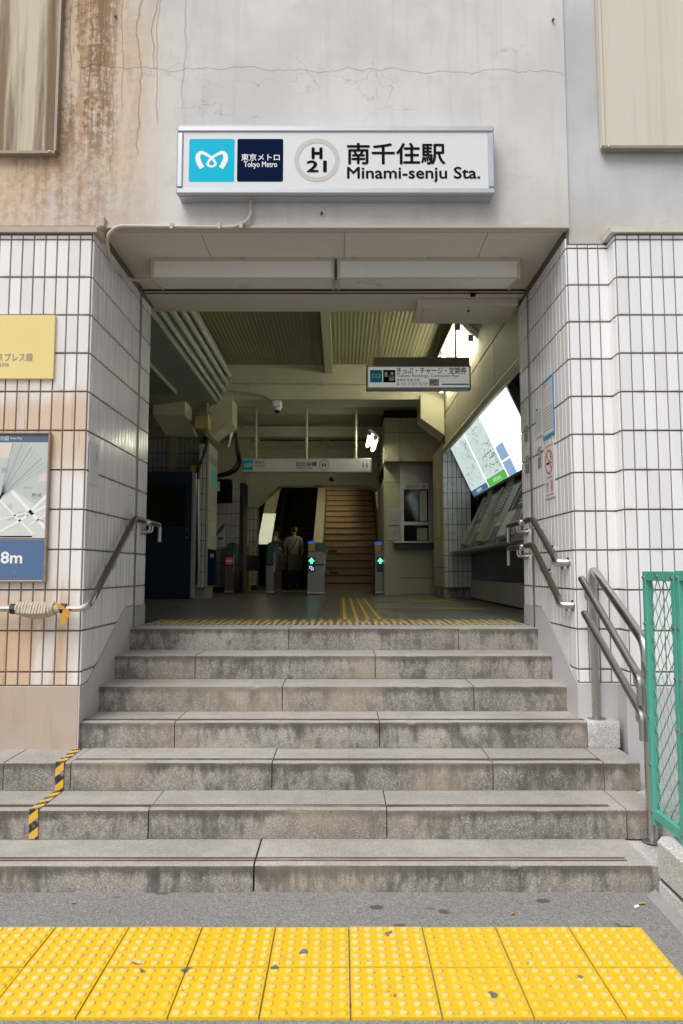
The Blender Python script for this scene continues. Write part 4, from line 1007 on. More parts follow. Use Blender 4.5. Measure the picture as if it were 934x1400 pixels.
# left bulkhead with pipes
lb = thing('bulkhead', 'sloping grey green bulkhead along the left of the hall ceiling', 'bulkhead', (-2.6, 8, 4))
b = MB(); b.prism([(-1.86, 5.81, 3.97), (-1.72, 5.81, 4.574), (-3.2, 5.81, 4.574), (-3.2, 5.81, 3.80)], (0, YB - 5.82, 0)); obj('bulkhead', b, M['grey_green'], lb)
for k in range(4):
    b = MB(); x, z = -1.82 + .033 * k, 4.05 + .125 * k; b.tube([(x + .012, 5.82, z), (x + .012, YB - .01, z)], .036 if k else .022, 10); obj('pipe', b, M['pipe'], lb)
    
box('access_panel', M['grey_green'], lb, -2.75, -2.25, 6.6, 9.3, 3.865, 3.92)
# haunch block on the left
hb = thing('column_head', 'pale tapered concrete column head above the navy booth', 'column head', (-2.4, 10, 3.4))
a, b_ = W(210, 532, 9.9), W(262, 590, 9.9); zm = W(240, 567, 9.9).z
b = MB(); b.prism([(a.x, 9.9, a.z), (b_.x - .10, 9.9, a.z), (b_.x - .10, 9.9, zm), (a.x, 9.9, zm)], (0, .45, 0)); b.prism([(a.x, 9.901, zm), (b_.x - .10, 9.901, zm), (b_.x, 10.2, b_.z), (a.x + .12, 10.2, b_.z)], (0, .2, 0)); obj('head_block', b, M['pale_paint'], hb)
jb = thing('junction_box', 'yellowish junction box under the beam with a conduit above it', 'junction box', (-1.9, 10.1, 3.3))
q = W(277, 579, 10.0); box('box_body', M['jbox'], jb, q.x - .10, q.x + .10, 9.93, 10.1, q.z - .09, q.z + .10, bev=.008)
b = MB(); b.tube(fillet([W(284, 570, 10.1), W(284, 524, 10.25), W(293, 524, 10.28)], .08), .018, 6); b.tube(fillet([W(284, 590, 10.0), W(292, 600, 10.1), W(300, 606, 10.1)], .08), .02, 6); obj('conduit', b, M['jbox'], jb)

# CCTV dome on the beam
cc = thing('security_camera', 'white dome security camera under the beam fed by two curved conduits', 'security camera', (-1.0, YB - .1, 3.8))
q = W(379, 556, YB - .1)
b = MB(); b.box(q.x - .07, q.x + .07, YB - .17, YB - .0005, q.z - .02, q.z + .09, bev=.02); obj('mount', b, M['white'], cc)
b = MB(); b.tube([(q.x, YB - .1, q.z + .0), (q.x, YB - .1, q.z - .06)], .058, 14, r1=.055); obj('housing', b, M['white'], cc)
b = MB(); b.ball((q.x, YB - .1, q.z - .06), .045, nu=12, nv=8); obj('dome', b, M['dark_glass'], cc)
for k in (0, 1):
    b = MB(); b.tube(fillet([W(287, 532 + 3 * k, YB - .03), W(340, 537 + 2 * k, YB - .03), W(362, 540 + 2 * k, YB - .03), W(378, 552, YB - .08)], .3), .013, 6); obj('conduit', b, M['conduit'], cc)

# right upper wall: beige panels over the fare board
WX = 1.56
rw = thing('panelled_wall', 'beige panelled upper wall along the right side of the hall', 'wall', (WX, 8, 3.3))
ze = GX(707, 499, WX).z; zj = GX(693, 437.5, WX).z
ysj = [5.81, 6.95, 8.1, 9.25, 10.345]
for a, b_ in zip(ysj, ysj[1:]):
    for c, e in ((ze + .06, zj), (zj, 4.57)): box('wall_panel', M['wall_olive'], rw, WX, WX + .03, a + .008, b_ - .008, c + .008, e - .008, bev=.004)
box('backing', M['grout_in'], rw, WX + .026, 2.4, 5.81, 10.345, ze + .08, 4.57)
b = MB(); b.tube([(WX + .03, 5.82, ze + .02), (WX + .03, 10.55, ze + .02)], .05, 10); obj('edge_tube', b, M['pale_paint'], rw)

# fluorescent fixture along the corner
def tube_lamp(name, lab, P, y0, y1, npairs, gm='tube', k_=1):
    t = thing(name, lab, 'ceiling light', (P[0], y0, P[1]))
    x, z = P
    b = MB(); b.prism([(x - .16 * k_, y0, z + .07 * k_), (x + .10 * k_, y0, z - .16 * k_), (x + .14 * k_, y0, z - .12 * k_), (x - .12 * k_, y0, z + .11 * k_)], (0, y1 - y0, 0)); obj('reflector', b, M['white'], t)
    L = (y1 - y0) / npairs
    for k in range(npairs):
        for s in (-.5, .5):
            cx, cz = x - .05 * k_ + s * .15 * k_, z - .085 * k_ - s * .13 * k_
            b = MB(); b.tube([(cx, y0 + k * L + .06, cz), (cx, y0 + (k + 1) * L - .06, cz)], .019, 8); obj('tube', b, M[gm], t)
            for yy in (y0 + k * L + .03, y0 + (k + 1) * L - .055): box('lamp_holder', M['grey_print'], t, cx - .03, cx + .03, yy, yy + .025, cz - .03, cz + .045)
tube_lamp('tube_light', 'lit twin fluorescent light in the corner above the ticket sign', (1.46, 4.28), 7.75, 10.2, 2)

# hanging ticket sign
tk = thing('hanging_sign', 'hanging ticket and recharge sign with a cyan and a navy square', 'sign', (.8, 7.5, 3.6))
TY = 7.5; a, b_ = W(501, 532.5, TY), W(644, 499.5, TY)
box('housing', M['alu'], tk, a.x, b_.x, TY, TY + .1, a.z, b_.z, bev=.006)
box('top_bar', M['steel_dull'], tk, W(511, 492, TY + .1).x, W(641, 492, TY + .1).x, TY + .06, TY + .14, b_.z + .001, b_.z + .11)
box('face', M['sign_lit'], tk, a.x + .02, b_.x - .02, TY - .004, TY + .01, a.z + .025, b_.z - .02)
PT = (Vector((0, TY - .004, 0)), Vector((1, TY - .004, 0)), Vector((0, TY - .004, 1)))
pr = MB(); f = lambda *q: sr(*q, Y=TY)
patch(pr, PT, *f(506, 506, 522.5, 523), lift=.002, mi=0); patch(pr, PT, *f(524, 506, 540.5, 523), lift=.002, mi=1); logo(pr, PT, *f(506, 506, 522.5, 523), lift=.004, mi=2)
patch(pr, PT, *f(526, 509, 530, 515.5), lift=.004, mi=2); patch(pr, PT, *f(532, 514, 539, 521), lift=.004, mi=2, rnd=.02); a_ = W(536, 511, TY); ring(pr, PT, a_.x, a_.z, .02, .02, 0, .004, 2); ribbon(pr, PT, [(W(529, 0, TY).x, W(0, 514, TY).z, .008), (W(534, 0, TY).x, W(0, 517, TY).z, .010)], .004, 2)
text(pr, 'きっぷ・チャージ・定期券', PT, *f(542.5, 502.5, 637.5, 511.5), lift=.003, mi=3, bold=.016)
text(pr, 'Tickets, Recharge, Commuter Pass', PT, *f(542.5, 512, 627.5, 517), lift=.003, mi=3)
text(pr, '售票处 充值 月票', PT, *f(542.5, 518, 574, 521.8), lift=.003, mi=3); text(pr, '표 사는 곳 충전 정기권', PT, *f(542.5, 523, 584.5, 527), lift=.003, mi=3)
patch(pr, PT, *f(587, 518.3, 600, 528), lift=.002, mi=5); patch(pr, PT, *f(587.6, 518.9, 599.4, 527.4), lift=.003, mi=2); text(pr, 'IC', PT, *f(589, 520.5, 597.5, 526), lift=.004, mi=5, bold=.03)
patch(pr, PT, *f(604, 524.6, 641.5, 526.6), lift=.002, mi=0)
obj('lettering', pr, [M['cyan'], M['navy'], M['white'], M['black'], M['grey_print'], M['poster_red']], tk, smooth=0)
for x in (a.x + .15, b_.x - .15): b = MB(); b.tube([(x, TY + .1, b_.z + .1), (x, TY + .1, 4.575)], .012, 6); obj('hanger_rod', b, M['pale_paint'], tk)

# hanging line sign beyond
hk = thing('hanging_sign', 'long white hanging platform line sign with a round H emblem on rods', 'sign', (-.5, 11.6, 3.2))
HY = 11.5; a, b_ = W(331, 646, HY), W(508, 626.5, HY)
box('housing', M['alu'], hk, a.x, b_.x, HY, HY + .1, a.z, b_.z, bev=.006); box('face', M['sign_white'], hk, a.x + .015, b_.x - .015, HY - .004, HY + .01, a.z + .02, b_.z - .015)
PT = (Vector((0, HY - .004, 0)), Vector((1, HY - .004, 0)), Vector((0, HY - .004, 1))); f = lambda *q: sr(*q, Y=HY); pr = MB()
patch(pr, PT, *f(332.5, 629, 346, 643), lift=.002, mi=0); logo(pr, PT, *f(332.5, 629, 346, 643), lift=.004, mi=2)
text(pr, '南改札', PT, *f(348.5, 629.5, 362, 634.5), lift=.003, mi=3); text(pr, 'South Gate', PT, *f(348.5, 635.5, 363, 638), lift=.003, mi=3)
text(pr, '日比谷線', PT, *f(405.5, 631, 433, 637.5), lift=.003, mi=3, bold=.02); text(pr, 'Hibiya Line', PT, *f(406, 638.5, 426.5, 642), lift=.003, mi=3)
q = W(443, 636, HY); ring(pr, PT, q.x, q.z, .092, .092, .72, .002, 4); text(pr, 'H', PT, *f(440.5, 633.5, 445.5, 638.5), lift=.003, mi=3, bold=.03)
patch(pr, PT, *f(493, 631, 505, 641.5), lift=.002, mi=2); 
for px, mi in ((496.5, 5), (501.5, 1)):
    q = W(px, 633.5, HY); ring(pr, PT, q.x, q.z, .016, .016, 0, .004, mi); patch(pr, PT, *f(px - 1.8, 635, px + 1.8, 638), lift=.004, mi=mi); patch(pr, PT, *f(px - 1, 638, px + 1, 640.5), lift=.004, mi=mi)
obj('lettering', pr, [M['cyan'], M['poster_blue'], M['white'], M['black'], M['ring_grey'], M['poster_red']], hk, smooth=0)
for px in (350, 419, 486.5): q = W(px, 600, HY + .05); b = MB(); b.tube([(q.x, HY + .05, b_.z), (q.x, HY + .05, 4.55)], .022, 8); obj('hanger_rod', b, M['pale_paint'], hk)

# tiled column right, beige clad on its left flank
def tile_block(root, org, ang, n, w_, z0, z1, th=.24, m=None):
    ud = Vector((math.cos(ang), math.sin(ang), 0)); nr = Vector((math.sin(ang), -math.cos(ang), 0)); mb = MB()
    k = 0; zs = [z0]
    while zs[-1] < z1 - .02: zs.append(min(z1, zs[-1] + th))
    for i in range(n):
        for c, e in zip(zs, zs[1:]):
            a = Vector((org[0], org[1], 0)) + ud * (i * w_ + .004); b_ = Vector((org[0], org[1], 0)) + ud * ((i + 1) * w_ - .004)
            P = [Vector((p.x, p.y, z)) for p, z in ((a, c + .004), (b_, c + .004), (b_, e - .004), (a, e - .004))]
            mb.prism(P, nr * .006)
    o = obj('tile_facing', mb, m or M['tile_in'], root, smooth=0); o['kind'] = 'stuff'; return o
cr = thing('tiled_column', 'white tiled column inside the hall beside the ticket counter', 'column', (1.75, 10.6, FZ))
CX0, CX1, CY = 1.56, 1.98, 10.6
box('core', M['grout_in'], cr, CX0, CX1, CY, 11.7, FZ, 3.42)
tile_block(cr, (CX0, CY, 0), 0, 6, .07, FZ + .17, 3.42)
box('skirting', M['granite'], cr, CX0 - .006, CX1, CY - .012, 11.7, FZ, FZ + .168)
zs = [FZ + .17, 1.52, 1.99, 2.46, 2.93, 3.42]
for c, e in zip(zs, zs[1:]): box('clad_panel', M['office'], cr, CX0 - .008, CX0 - .0005, CY + .01, 11.69, c + .004, e - .004)
ny = thing('notice', 'tall yellow bordered notice on the side of the indoor tiled column', 'notice', (CX0 - .01, 11, 1.9))
P = (Vector((CX0 - .014, 11.35, 1.93)), Vector((CX0 - .014, 10.75, 1.93)), Vector((CX0 - .014, 11.35, 2.98)))
box('sheet', M['display_yellow'], ny, CX0 - .014, CX0 - .0085, 10.75, 11.35, 1.93, 2.98); mb = MB(); patch(mb, P, .12, .08, .88, .92, .002, 0); fake_lines(mb, P, .18, .82, .12, .88, 14, 1, 4, .5); obj('print', mb, [M['leaflet'], M['grey_print']], ny, smooth=0)

# lit fare board, tilted
fb = thing('fare_board', 'backlit fare map board tilted over the ticket counter and partly blank white', 'fare board', (1.8, 8.5, 2.6))
T0, B0 = Vector((1.66, 10.48, 3.36)), Vector((2.01, 10.48, 2.60)); Ln = 3.55
nrm_ = Vector((-(T0.z - B0.z), 0, -(B0.x - T0.x))).normalized()
PF = (B0.copy(), B0 + Vector((0, -Ln, 0)), T0.copy())
def slab(mb, pl, u0, v0, u1, v1, th, lift, mi=0):
    n = (pl[1] - pl[0]).cross(pl[2] - pl[0]).normalized()
    ps = [plane_pt(pl, u, v) + n * lift for u, v in ((u0, v0), (u1, v0), (u1, v1), (u0, v1))]; mb.prism(ps, -n * th, mi)
mb = MB(); slab(mb, PF, -.012, -.04, 1.012, 1.04, .09, 0); obj('housing', mb, M['rack'], fb)
mb = MB(); slab(mb, PF, 0, 0, 1, 1, .004, .0055); obj('glowing_panel', mb, M['board_white'], fb)
mb = MB(); patch(mb, PF, .0, .0, .315, 1, .007, 0); patch(mb, PF, .32, .0, .62, 1, .007, 0)
patch(mb, PF, .0, 0, .315, .10, .009, 3); patch(mb, PF, .32, 0, .62, .13, .009, 4); patch(mb, PF, .63, .0, .74, .22, .009, 5); patch(mb, PF, .63, .24, .74, .46, .009, 5)
text(mb, '運賃表', PF, .10, .02, .20, .075, .011, .01, 0); text(mb, 'のりかえ', PF, .42, .03, .54, .09, .011, .01, 0)
rr = random.Random(3)
for (u0, u1) in ((.02, .30), (.34, .60)):
    for k in range(16):
        u, v = rr.uniform(u0, u1), rr.uniform(.2, .92); pts = [(u, v, .0022)]; d_ = rr.choice(((1, 0), (0, 1), (.7, .7), (.7, -.7)))
        for s in range(4):
            u = min(max(u + d_[0] * rr.uniform(.02, .07), u0), u1); v = min(max(v + d_[1] * rr.uniform(.05, .2), .16), .95); pts.append((u, v, .0022)); d_ = rr.choice(((1, 0), (0, -1), (.7, .7), (.7, -.7), (-.7, .7)))
        ribbon(mb, PF, pts, .0085 + k * .00005, 1 if k % 3 else 2)
    for k in range(150): u, v = rr.uniform(u0, u1), rr.uniform(.16, .95); patch(mb, PF, u, v, u + .008, v + .022, .0098, 1)
for v0 in (.02, .26): fake_lines(mb, PF, .64, .73, v0, v0 + .16, 7, 0, 8)
obj('map_print', mb, [M['board_map'], M['board_line'], M['board_pink'], M['board_navy'], M['board_green'], M['board_blue']], fb, smooth=0)

# counter and recess
ctr = thing('ticket_counter', 'dark ledge with a navy front under the fare map', 'counter', (1.9, 8, FZ))
CZ = GX(711, 737, 1.65).z
box('ledge', M['steel_dull'], ctr, 1.65, 2.2, 5.82, CY - .02, CZ - .035, CZ, bev=.006)
box('front_panel', M['booth'], ctr, 1.97, 2.2, 5.82, CY - .02, 1.335, CZ - .036); box('lower_panel', M['pale_panel'], ctr, 1.955, 2.2, 5.82, CY - .02, FZ + .02, 1.334)
box('back_panel', M['dark_glass'], ctr, 2.09, 2.2, 5.82, CY - .02, CZ + .001, 2.62)
box('upper_back', M['grey_green'], ctr, 2.1, 2.2, 5.82, CY - .02, 2.70, 3.36)
# sloping ticket machine fronts on the ledge
def machine(y0, y1, lab, seed):
    t = thing('ticket_machine', lab, 'ticket machine', (1.9, y0, CZ), 'sloping ticket machine fronts')
    rr = random.Random(seed)
    a, c = Vector((1.70, y1, CZ + .002)), Vector((2.06, y1, 2.50))
    pl = (a, a + Vector((0, y0 - y1, 0)), c)
    b = MB(); b.prism([a, c, Vector((2.085, y1, 2.50)), Vector((2.085, y1, CZ + .002))], (0, y0 - y1, 0)); obj('cabinet', b, M['rack'], t)
    b = MB(); slab(b, pl, .06, .52, .55, .95, .004, .006); obj('screen', b, M['leaflet_red'] if seed % 2 else M['dark_glass'], t)
    b = MB(); slab(b, pl, .60, .30, .95, .96, .004, .006); obj('fare_sheet', b, M['leaflet'], t)
    b = MB(); slab(b, pl, .05, .06, .40, .42, .06, .06); obj('tray', b, M['leaflet_green'] if seed != 2 else M['leaflet'], t)
    mb = MB(); fake_lines(mb, pl, .63, .92, .36, .92, 12, 0, seed, .45); fake_lines(mb, pl, .10, .50, .57, .90, 6, 1, seed + 3, .5)
    for p_ in range(len(mb.v)): mb.v[p_] = tuple(Vector(mb.v[p_]) + (pl[1] - pl[0]).cross(pl[2] - pl[0]).normalized() * .0065)
    obj('print', mb, [M['grey_print'], M['leaflet']], t, smooth=0)
    b = MB(); slab(b, pl, .45, .08, .58, .45, .02, .02); obj('slot_block', b, M['steel_dull'], t)
    b = MB(); slab(b, pl, -.02, 0, .02, 1.02, .03, .03); obj('side_rib', b, M['steel_dull'], t)
    b = MB(); q = plane_pt(pl, .3, 1.04); b.box(2.06, 2.085, q.y - .15, q.y + .15, 2.51, 2.60); obj('name_plate', b, M['leaflet'], t)
machine(8.95, 9.9, 'farthest sloping ticket machine front next to the tiled column', 1); machine(7.8, 8.75, 'middle sloping ticket machine front under the fare map', 3)
machine(6.5, 7.55, 'nearest sloping ticket machine front with a large pale sheet', 2)

# ticket office
of = thing('ticket_office', 'beige ticket office with a serving window and rust stained upper panels', 'kiosk', (1.2, 12.3, FZ))
OY = 12.3; ox0, ox1 = W(525, 700, OY).x, 2.35; oz = lambda py: W(560, py, OY).z
box('core', M['grout_in'], of, ox0 + .02, ox1, OY + .02, 14.4, FZ, 4.35)
px_ = [525, 550, 598]; X = lambda p: W(p, 700, OY).x
for c, e in ((813, 790), (790, 743)): box('wall_panel', M['office'], of, X(532 if False else 525), X(598), OY, OY + .019, oz(c) + .004, oz(e) - .004)
box('corner_panel', M['office'], of, X(525), X(547), OY - .06, OY - .001, FZ, oz(660) - .004, bev=.003)
box('corner_panel', M['office'], of, X(525), X(547), OY - .06, OY - .001, oz(660) + .002, oz(632), bev=.003)
box('lintel_panel', M['steel_dull'], of, X(552), X(598), OY, OY + .019, oz(669), oz(630) - .004)
box('name_plate', M['paper'], of, X(555), X(585), OY - .012, OY - .001, oz(669), oz(661))
mb = MB(); PO = (Vector((0, OY - .012, 0)), Vector((1, OY - .012, 0)), Vector((0, OY - .012, 1))); text(mb, '改札窓口 のりこし精算', PO, X(557), oz(667.5), X(583), oz(663), .002, .0, 0); obj('lettering', mb, M['black'], of, smooth=0)
box('window_post', M['steel_dull'], of, X(547) + .004, X(552), OY - .03, OY + .019, oz(743), oz(632))
box('window_post', M['steel_dull'], of, X(586), X(598), OY - .005, OY + .019, oz(740), oz(669) - .004)
box('window_rail', M['steel_dull'], of, X(552) + .002, X(586) - .002, OY - .02, OY + .018, oz(718), oz(713.5))
wg = MB(); wg.quad((X(552), OY + .012, oz(713)), (X(586), OY + .012, oz(713)), (X(586), OY + .012, oz(669.5)), (X(552), OY + .012, oz(669.5))); obj('window_pane', wg, M['dark_glass'], of)
wg = MB(); wg.box(X(552) + .002, X(586) - .002, OY + .001, OY + .017, oz(740), oz(718.5)); obj('window_pane', wg, M['dark_glass'], of)
box('paper_stack', M['leaflet_green'], of, X(570), X(584), OY - .006, OY - .0005, oz(739), oz(722)); box('blind', M['leaflet'], of, X(574), X(584), OY + .004, OY + .010, oz(712), oz(671))
box('counter_shelf', M['steel_dull'], of, X(536), X(598), OY - .22, OY - .0005, oz(743), oz(740.5), bev=.004); box('shelf_skirt', M['gate_dark'], of, X(539), X(598), OY - .16, OY - .001, oz(751), oz(743) - .002)
for c, e in ((696, 720), (721.5, 740)):
    b = MB(); x0_, x1_ = X(530), X(546); b.box(x0_, x1_, OY - .066, OY - .0605, oz(e), oz(c)); o = obj('notice_sheet', b, M['leaflet'], of)
    pl = (Vector((x0_, OY - .066, oz(e))), Vector((x1_, OY - .066, oz(e))), Vector((x0_, OY - .066, oz(c)))); mb = MB(); patch(mb, pl, .05, .02, .95, .08, .002, 0); fake_lines(mb, pl, .12, .88, .3, .9, 5, 1, 7); obj('print', mb, [M['leaflet_red'], M['grey_print']], o, smooth=0)
# upper rusty cladding overhang
uy = 11.9; ux0, uxm, ux1 = W(527, 600, uy).x, W(547, 600, uy).x, W(598, 600, uy).x; uz = lambda py: W(560, py, uy).z
for a, b_ in ((ux0, uxm), (uxm, ux1 + .3)):
    for c, e in ((631, 591), (591, 571)): box('upper_panel', M['rusty'], of, a + .003, b_ - .003, uy, uy + .02, uz(c) + .004, uz(e) - .004, bev=.003)
for c, e in ((631, 591), (591, 571)): box('side_panel', M['rusty'], of, ux0 - .02, ux0 - .001, uy + .004, 14.4, uz(c) + .004, uz(e) - .004)
box('side_wall', M['office'], of, ox0 - .005, ox0 + .015, OY + .001, 14.4, FZ, 3.1)
tube_lamp('tube_light', 'lit fluorescent light on the flank of the ticket office', (W(512, 594, 11.2).x, W(512, 592, 11.2).z), 11.15, 12.35, 1, 'tube', .6)

tube_lamp('tube_light', 'lit fluorescent light above the foot of the brown stairs behind the far beam', (1.5, 4.2), 15.2, 17.6, 2, 'tube_bright')

# navy booth, left
bo = thing('booth', 'dark navy booth with a black window inside the left wall', 'booth', (-2.6, 10.3, FZ))
BY = 10.3; bx1, bt = W(262, 700, BY).x, W(240, 645, BY).z
box('body', M['booth'], bo, -3.15, bx1, BY, 11.0, FZ + .03, bt, bev=.006); box('plinth', M['gate_dark'], bo, -3.14, bx1 - .01, BY + .02, 11.0, FZ, FZ + .03)
box('corner_trim', M['alu'], bo, bx1 + .001, W(268, 700, BY).x, BY - .008, BY + .03, FZ + .02, bt - .02, bev=.004)
box('window', M['dark_glass'], bo, -3.0, W(254, 700, BY).x, BY - .008, BY - .0005, W(240, 720, BY).z, W(240, 661, BY).z)
for py in (724, 735): q = W(256, py, BY); box('latch', M['steel_dull'], bo, q.x - .015, q.x + .015, BY - .02, BY - .0005, q.z - .008, q.z + .008)
# tiled wall behind the booth
tw = thing('tiled_wall', 'white tiled wall showing above the navy booth', 'wall', (-2.6, 11.2, FZ))
WY = 11.1; x0_, x1_ = -3.19, W(282, 620, WY).x; z1_ = W(240, 597, WY).z
box('core', M['grout_in'], tw, x0_, x1_, WY, WY + .1, FZ, z1_); tile_block(tw, (x0_, WY, 0), 0, int((x1_ - x0_) / .073), .073, 2.4, z1_ - .0)
box('pilaster', M['pale_paint'], tw, W(233, 620, WY).x, W(242, 620, WY).x, WY - .06, WY - .007, FZ, 3.62); box('cap_beam', M['pale_paint'], tw, x0_, x1_, WY - .05, WY + .2, z1_ + .002, z1_ + .12)
# left column with sign panel
lc = thing('tiled_column', 'white tiled column beside the navy booth carrying a tall sign panel', 'column', (-2.1, 10.5, FZ))
LY = 10.45; lx0, lx1 = W(268, 700, LY).x + .03, W(281.5, 700, LY).x
box('core', M['grout_in'], lc, lx0, lx1, LY, 11.05, FZ, 3.45); tile_block(lc, (lx0, LY, 0), 0, 2, (lx1 - lx0) / 2, FZ + .17, 3.4, .235)
box('skirting', M['granite'], lc, lx0 - .05, lx1 + .012, LY - .03, 11.05, FZ, FZ + .168)
sp = thing('sign_panel', 'tall pale guide sign panel with a navy foot on the flank of the left column', 'sign', (lx1, 10.7, FZ + .2))
box('panel', M['pale_panel'], sp, lx1 + .001, lx1 + .03, LY + .02, 11.2, FZ + .18, 3.42, bev=.003)
PS = (Vector((lx1 + .03, LY + .03, FZ + .19)), Vector((lx1 + .03, 11.19, FZ + .19)), Vector((lx1 + .03, LY + .03, 3.40))); mb = MB()
patch(mb, PS, 0, 0, 1, .26, .002, 0); patch(mb, PS, .05, .87, .95, .93, .002, 1); patch(mb, PS, .35, .72, .7, .85, .002, 2); patch(mb, PS, .2, .36, .85, .46, .002, 3); text(mb, '↑', PS, .3, .58, .5, .66, .003, 0, 4); text(mb, '出口', PS, .5, .58, .85, .66, .003, 0, 4); text(mb, '券売機', PS, .3, .2, .7, .23, .003, 0, 5)
obj('print', mb, [M['navy'], M['grey_print'], M['cyan'], M['ring_grey'], M['grey_print'], M['white']], sp, smooth=0)
cb = thing('cable', 'black cable and grey conduit down the front of the left column', 'cable', (-2.1, 10.4, 2))
b = MB(); b.tube(fillet([W(284, 598, 10.35), W(282, 612, 10.35), W(272, 640, 10.35), W(271, 655, 10.35)], .3), .022, 6); obj('cable', b, M['cable'], cb)
b = MB(); b.tube(fillet([W(271, 655, 10.37), W(271.5, 795, 10.37), W(268, 803, 10.37)], .1), .018, 6); obj('conduit', b, M['steel_dull'], cb)
ws = thing('warning_sign', 'small yellow sign on a bracket above the corner of the navy booth', 'sign', (-2.2, 10.5, 2.9))
q = W(270, 643, 10.43); box('plate', M['display_yellow'], ws, q.x - .09, q.x + .05, 10.40, 10.42, q.z - .07, q.z + .07, bev=.004); box('bracket', M['display_yellow'], ws, q.x - .1, q.x - .06, 10.421, 11.0, q.z - .02, q.z + .05); b = MB(); b.box(q.x - .01, q.x + .03, 10.394, 10.399, q.z - .05, q.z + .05); obj('mark', b, M['black'], ws)

# deeper left: tiled walls, poster, monitor, black cables
dw = thing('tiled_wall', 'tiled wall with a poster at the left of the ticket gates', 'wall', (-2.1, 13.6, FZ))
DY = 13.6; dx0, dx1 = -3.19, W(333, 700, DY).x; dz = W(310, 690, DY).z
box('core', M['grout_in'], dw, dx0, dx1, DY, DY + .6, FZ, 3.25); tile_block(dw, (dx0, DY, 0), 0, int((dx1 - dx0) / .085), .085, FZ + .1, 3.2); box('upper_wall', M['wall_olive'], dw, dx0, dx1 + .02, DY - .012, DY + .61, 3.2, 4.55)
ew = thing('tiled_wall', 'far tiled wall between the poster and the escalator', 'wall', (-1.9, 15.2, FZ))
EY = 15.2; ex0, ex1 = -3.19, W(352, 720, EY).x
box('core', M['grout_in'], ew, ex0, ex1, EY, EY + .3, FZ, 3.0); tile_block(ew, (ex1 - .085 * 6, EY, 0), 0, 6, .085, FZ + .1, 2.9, .24); box('upper_wall', M['wall_olive'], ew, ex0, ex1, EY - .012, EY + .3, 2.9, 4.5)
ps = thing('poster', 'pink poster with a blue shape in a frame on the left tiled wall', 'poster', (-2.3, DY, 1.6))
a, b_ = W(290, 750, DY - .03), W(311, 703, DY - .03); box('frame', M['alu'], ps, a.x, b_.x, DY - .03, DY - .0065, a.z, b_.z, bev=.004); box('sheet', M['map_pink'], ps, a.x + .03, b_.x - .03, DY - .034, DY - .0305, a.z + .03, b_.z - .03)
PQ = (Vector((a.x + .03, DY - .034, a.z + .03)), Vector((b_.x - .03, DY - .034, a.z + .03)), Vector((a.x + .03, DY - .034, b_.z - .03))); mb = MB(); ribbon(mb, PQ, catmull([(.2, .35, .05), (.45, .5, .14), (.7, .62, .16), (.9, .75, .05)]), .002, 0); patch(mb, PQ, .35, .22, .8, .32, .002, 0, rnd=.05); text(mb, '禁煙です', PQ, .1, .84, .9, .93, .002, .01, 1); text(mb, 'NO', PQ, .3, .08, .8, .14, .002, .02, 1)
obj('print', mb, [M['slate'], M['poster_red']], ps, smooth=0)
mo = thing('monitor', 'black wall monitor with a small white label under the cables', 'monitor', (-2.2, 13, 2.8))
a, b_ = W(292, 688, 13.0), W(317, 655, 13.0); box('screen', M['dark_glass'], mo, a.x, b_.x, 13.0, 13.12, a.z, b_.z, bev=.006); q = W(297, 665, 12.99); box('label', M['paper'], mo, q.x - .04, q.x + .05, 12.985, 12.999, q.z - .09, q.z + .09); box('arm', M['gate_dark'], mo, a.x + .1, b_.x - .1, 13.121, DY - .013, a.z + .1, b_.z - .1)
bc = thing('cable_bundle', 'bundle of black cables drooping beside the beam haunch at left', 'cable', (-2, 11.5, 3.2))
for k in range(4):
    o = R.uniform(-3, 3); b = MB(); b.tube(fillet([W(322 + o * .4, 590 + k, 11.2), W(324 + o, 612, 11.2), W(328 + o * 1.2, 632 + o, 11.3), W(318 + o, 646 + o, 11.6), W(292, 652 + o, 12)], .4), .014, 5); obj('cable', b, M['cable'], bc)
# slanted box under left haunch
tb = thing('speaker', 'grey slanted speaker box hanging under the left beam haunch', 'speaker', (-1.7, 10.6, 3.3))
b = MB(); P = [W(294, 596, 10.9), W(317, 583, 10.9), W(319, 588, 10.9), W(297, 601, 10.9)]; b.prism(P, (0, .35, 0)); obj('cabinet', b, M['steel_dull'], tb); b = MB(); b.tube([W(317, 590, 11.0), W(312, 611, 11.0)], .035, 6, r1=.02); obj('bracket', b, M['steel_dull'], tb)

# far beams over the escalator
fbm = thing('cross_beam', 'deep olive beam with a tapered soffit over the escalator and stairs', 'beam', (0, 14, 3.3))
FY_ = 14.2; fz = lambda py: W(460, py, FY_).z; fx = lambda px, py: W(px, py, FY_).x
prof = [(-3.19, fz(706)), (fx(350, 691), fz(691)), (fx(383, 663), fz(663)), (fx(500, 663), fz(663)), (fx(523, 672), fz(672)), (2.38, fz(690)), (2.38, fz(603)), (-3.19, fz(603))]
b = MB(); b.prism([(x, FY_, z) for x, z in prof], (0, .5, 0)); obj('beam', b, M['wall_olive'], fbm)
box('upper_beam', M['beam_paint'], fbm, -3.19, 2.38, 13.2, 13.5, W(400, 597, 13.2).z, W(400, 583, 13.2).z)
b = MB(); b.tube([W(330, 607, 14.0), W(520, 607, 14.0)], .03, 6); b.tube([W(330, 612, 14.1), W(520, 612, 14.1)], .02, 6); obj('conduit', b, M['conduit'], fbm)
b = MB(); b.tube([W(384, 664.5, FY_ - .02), W(429, 664.5, FY_ - .02)], .018, 6); b.tube([W(443, 664.5, FY_ - .02), W(498, 664.5, FY_ - .02)], .015, 6); obj('edge_strip', b, M['alu'], fbm)
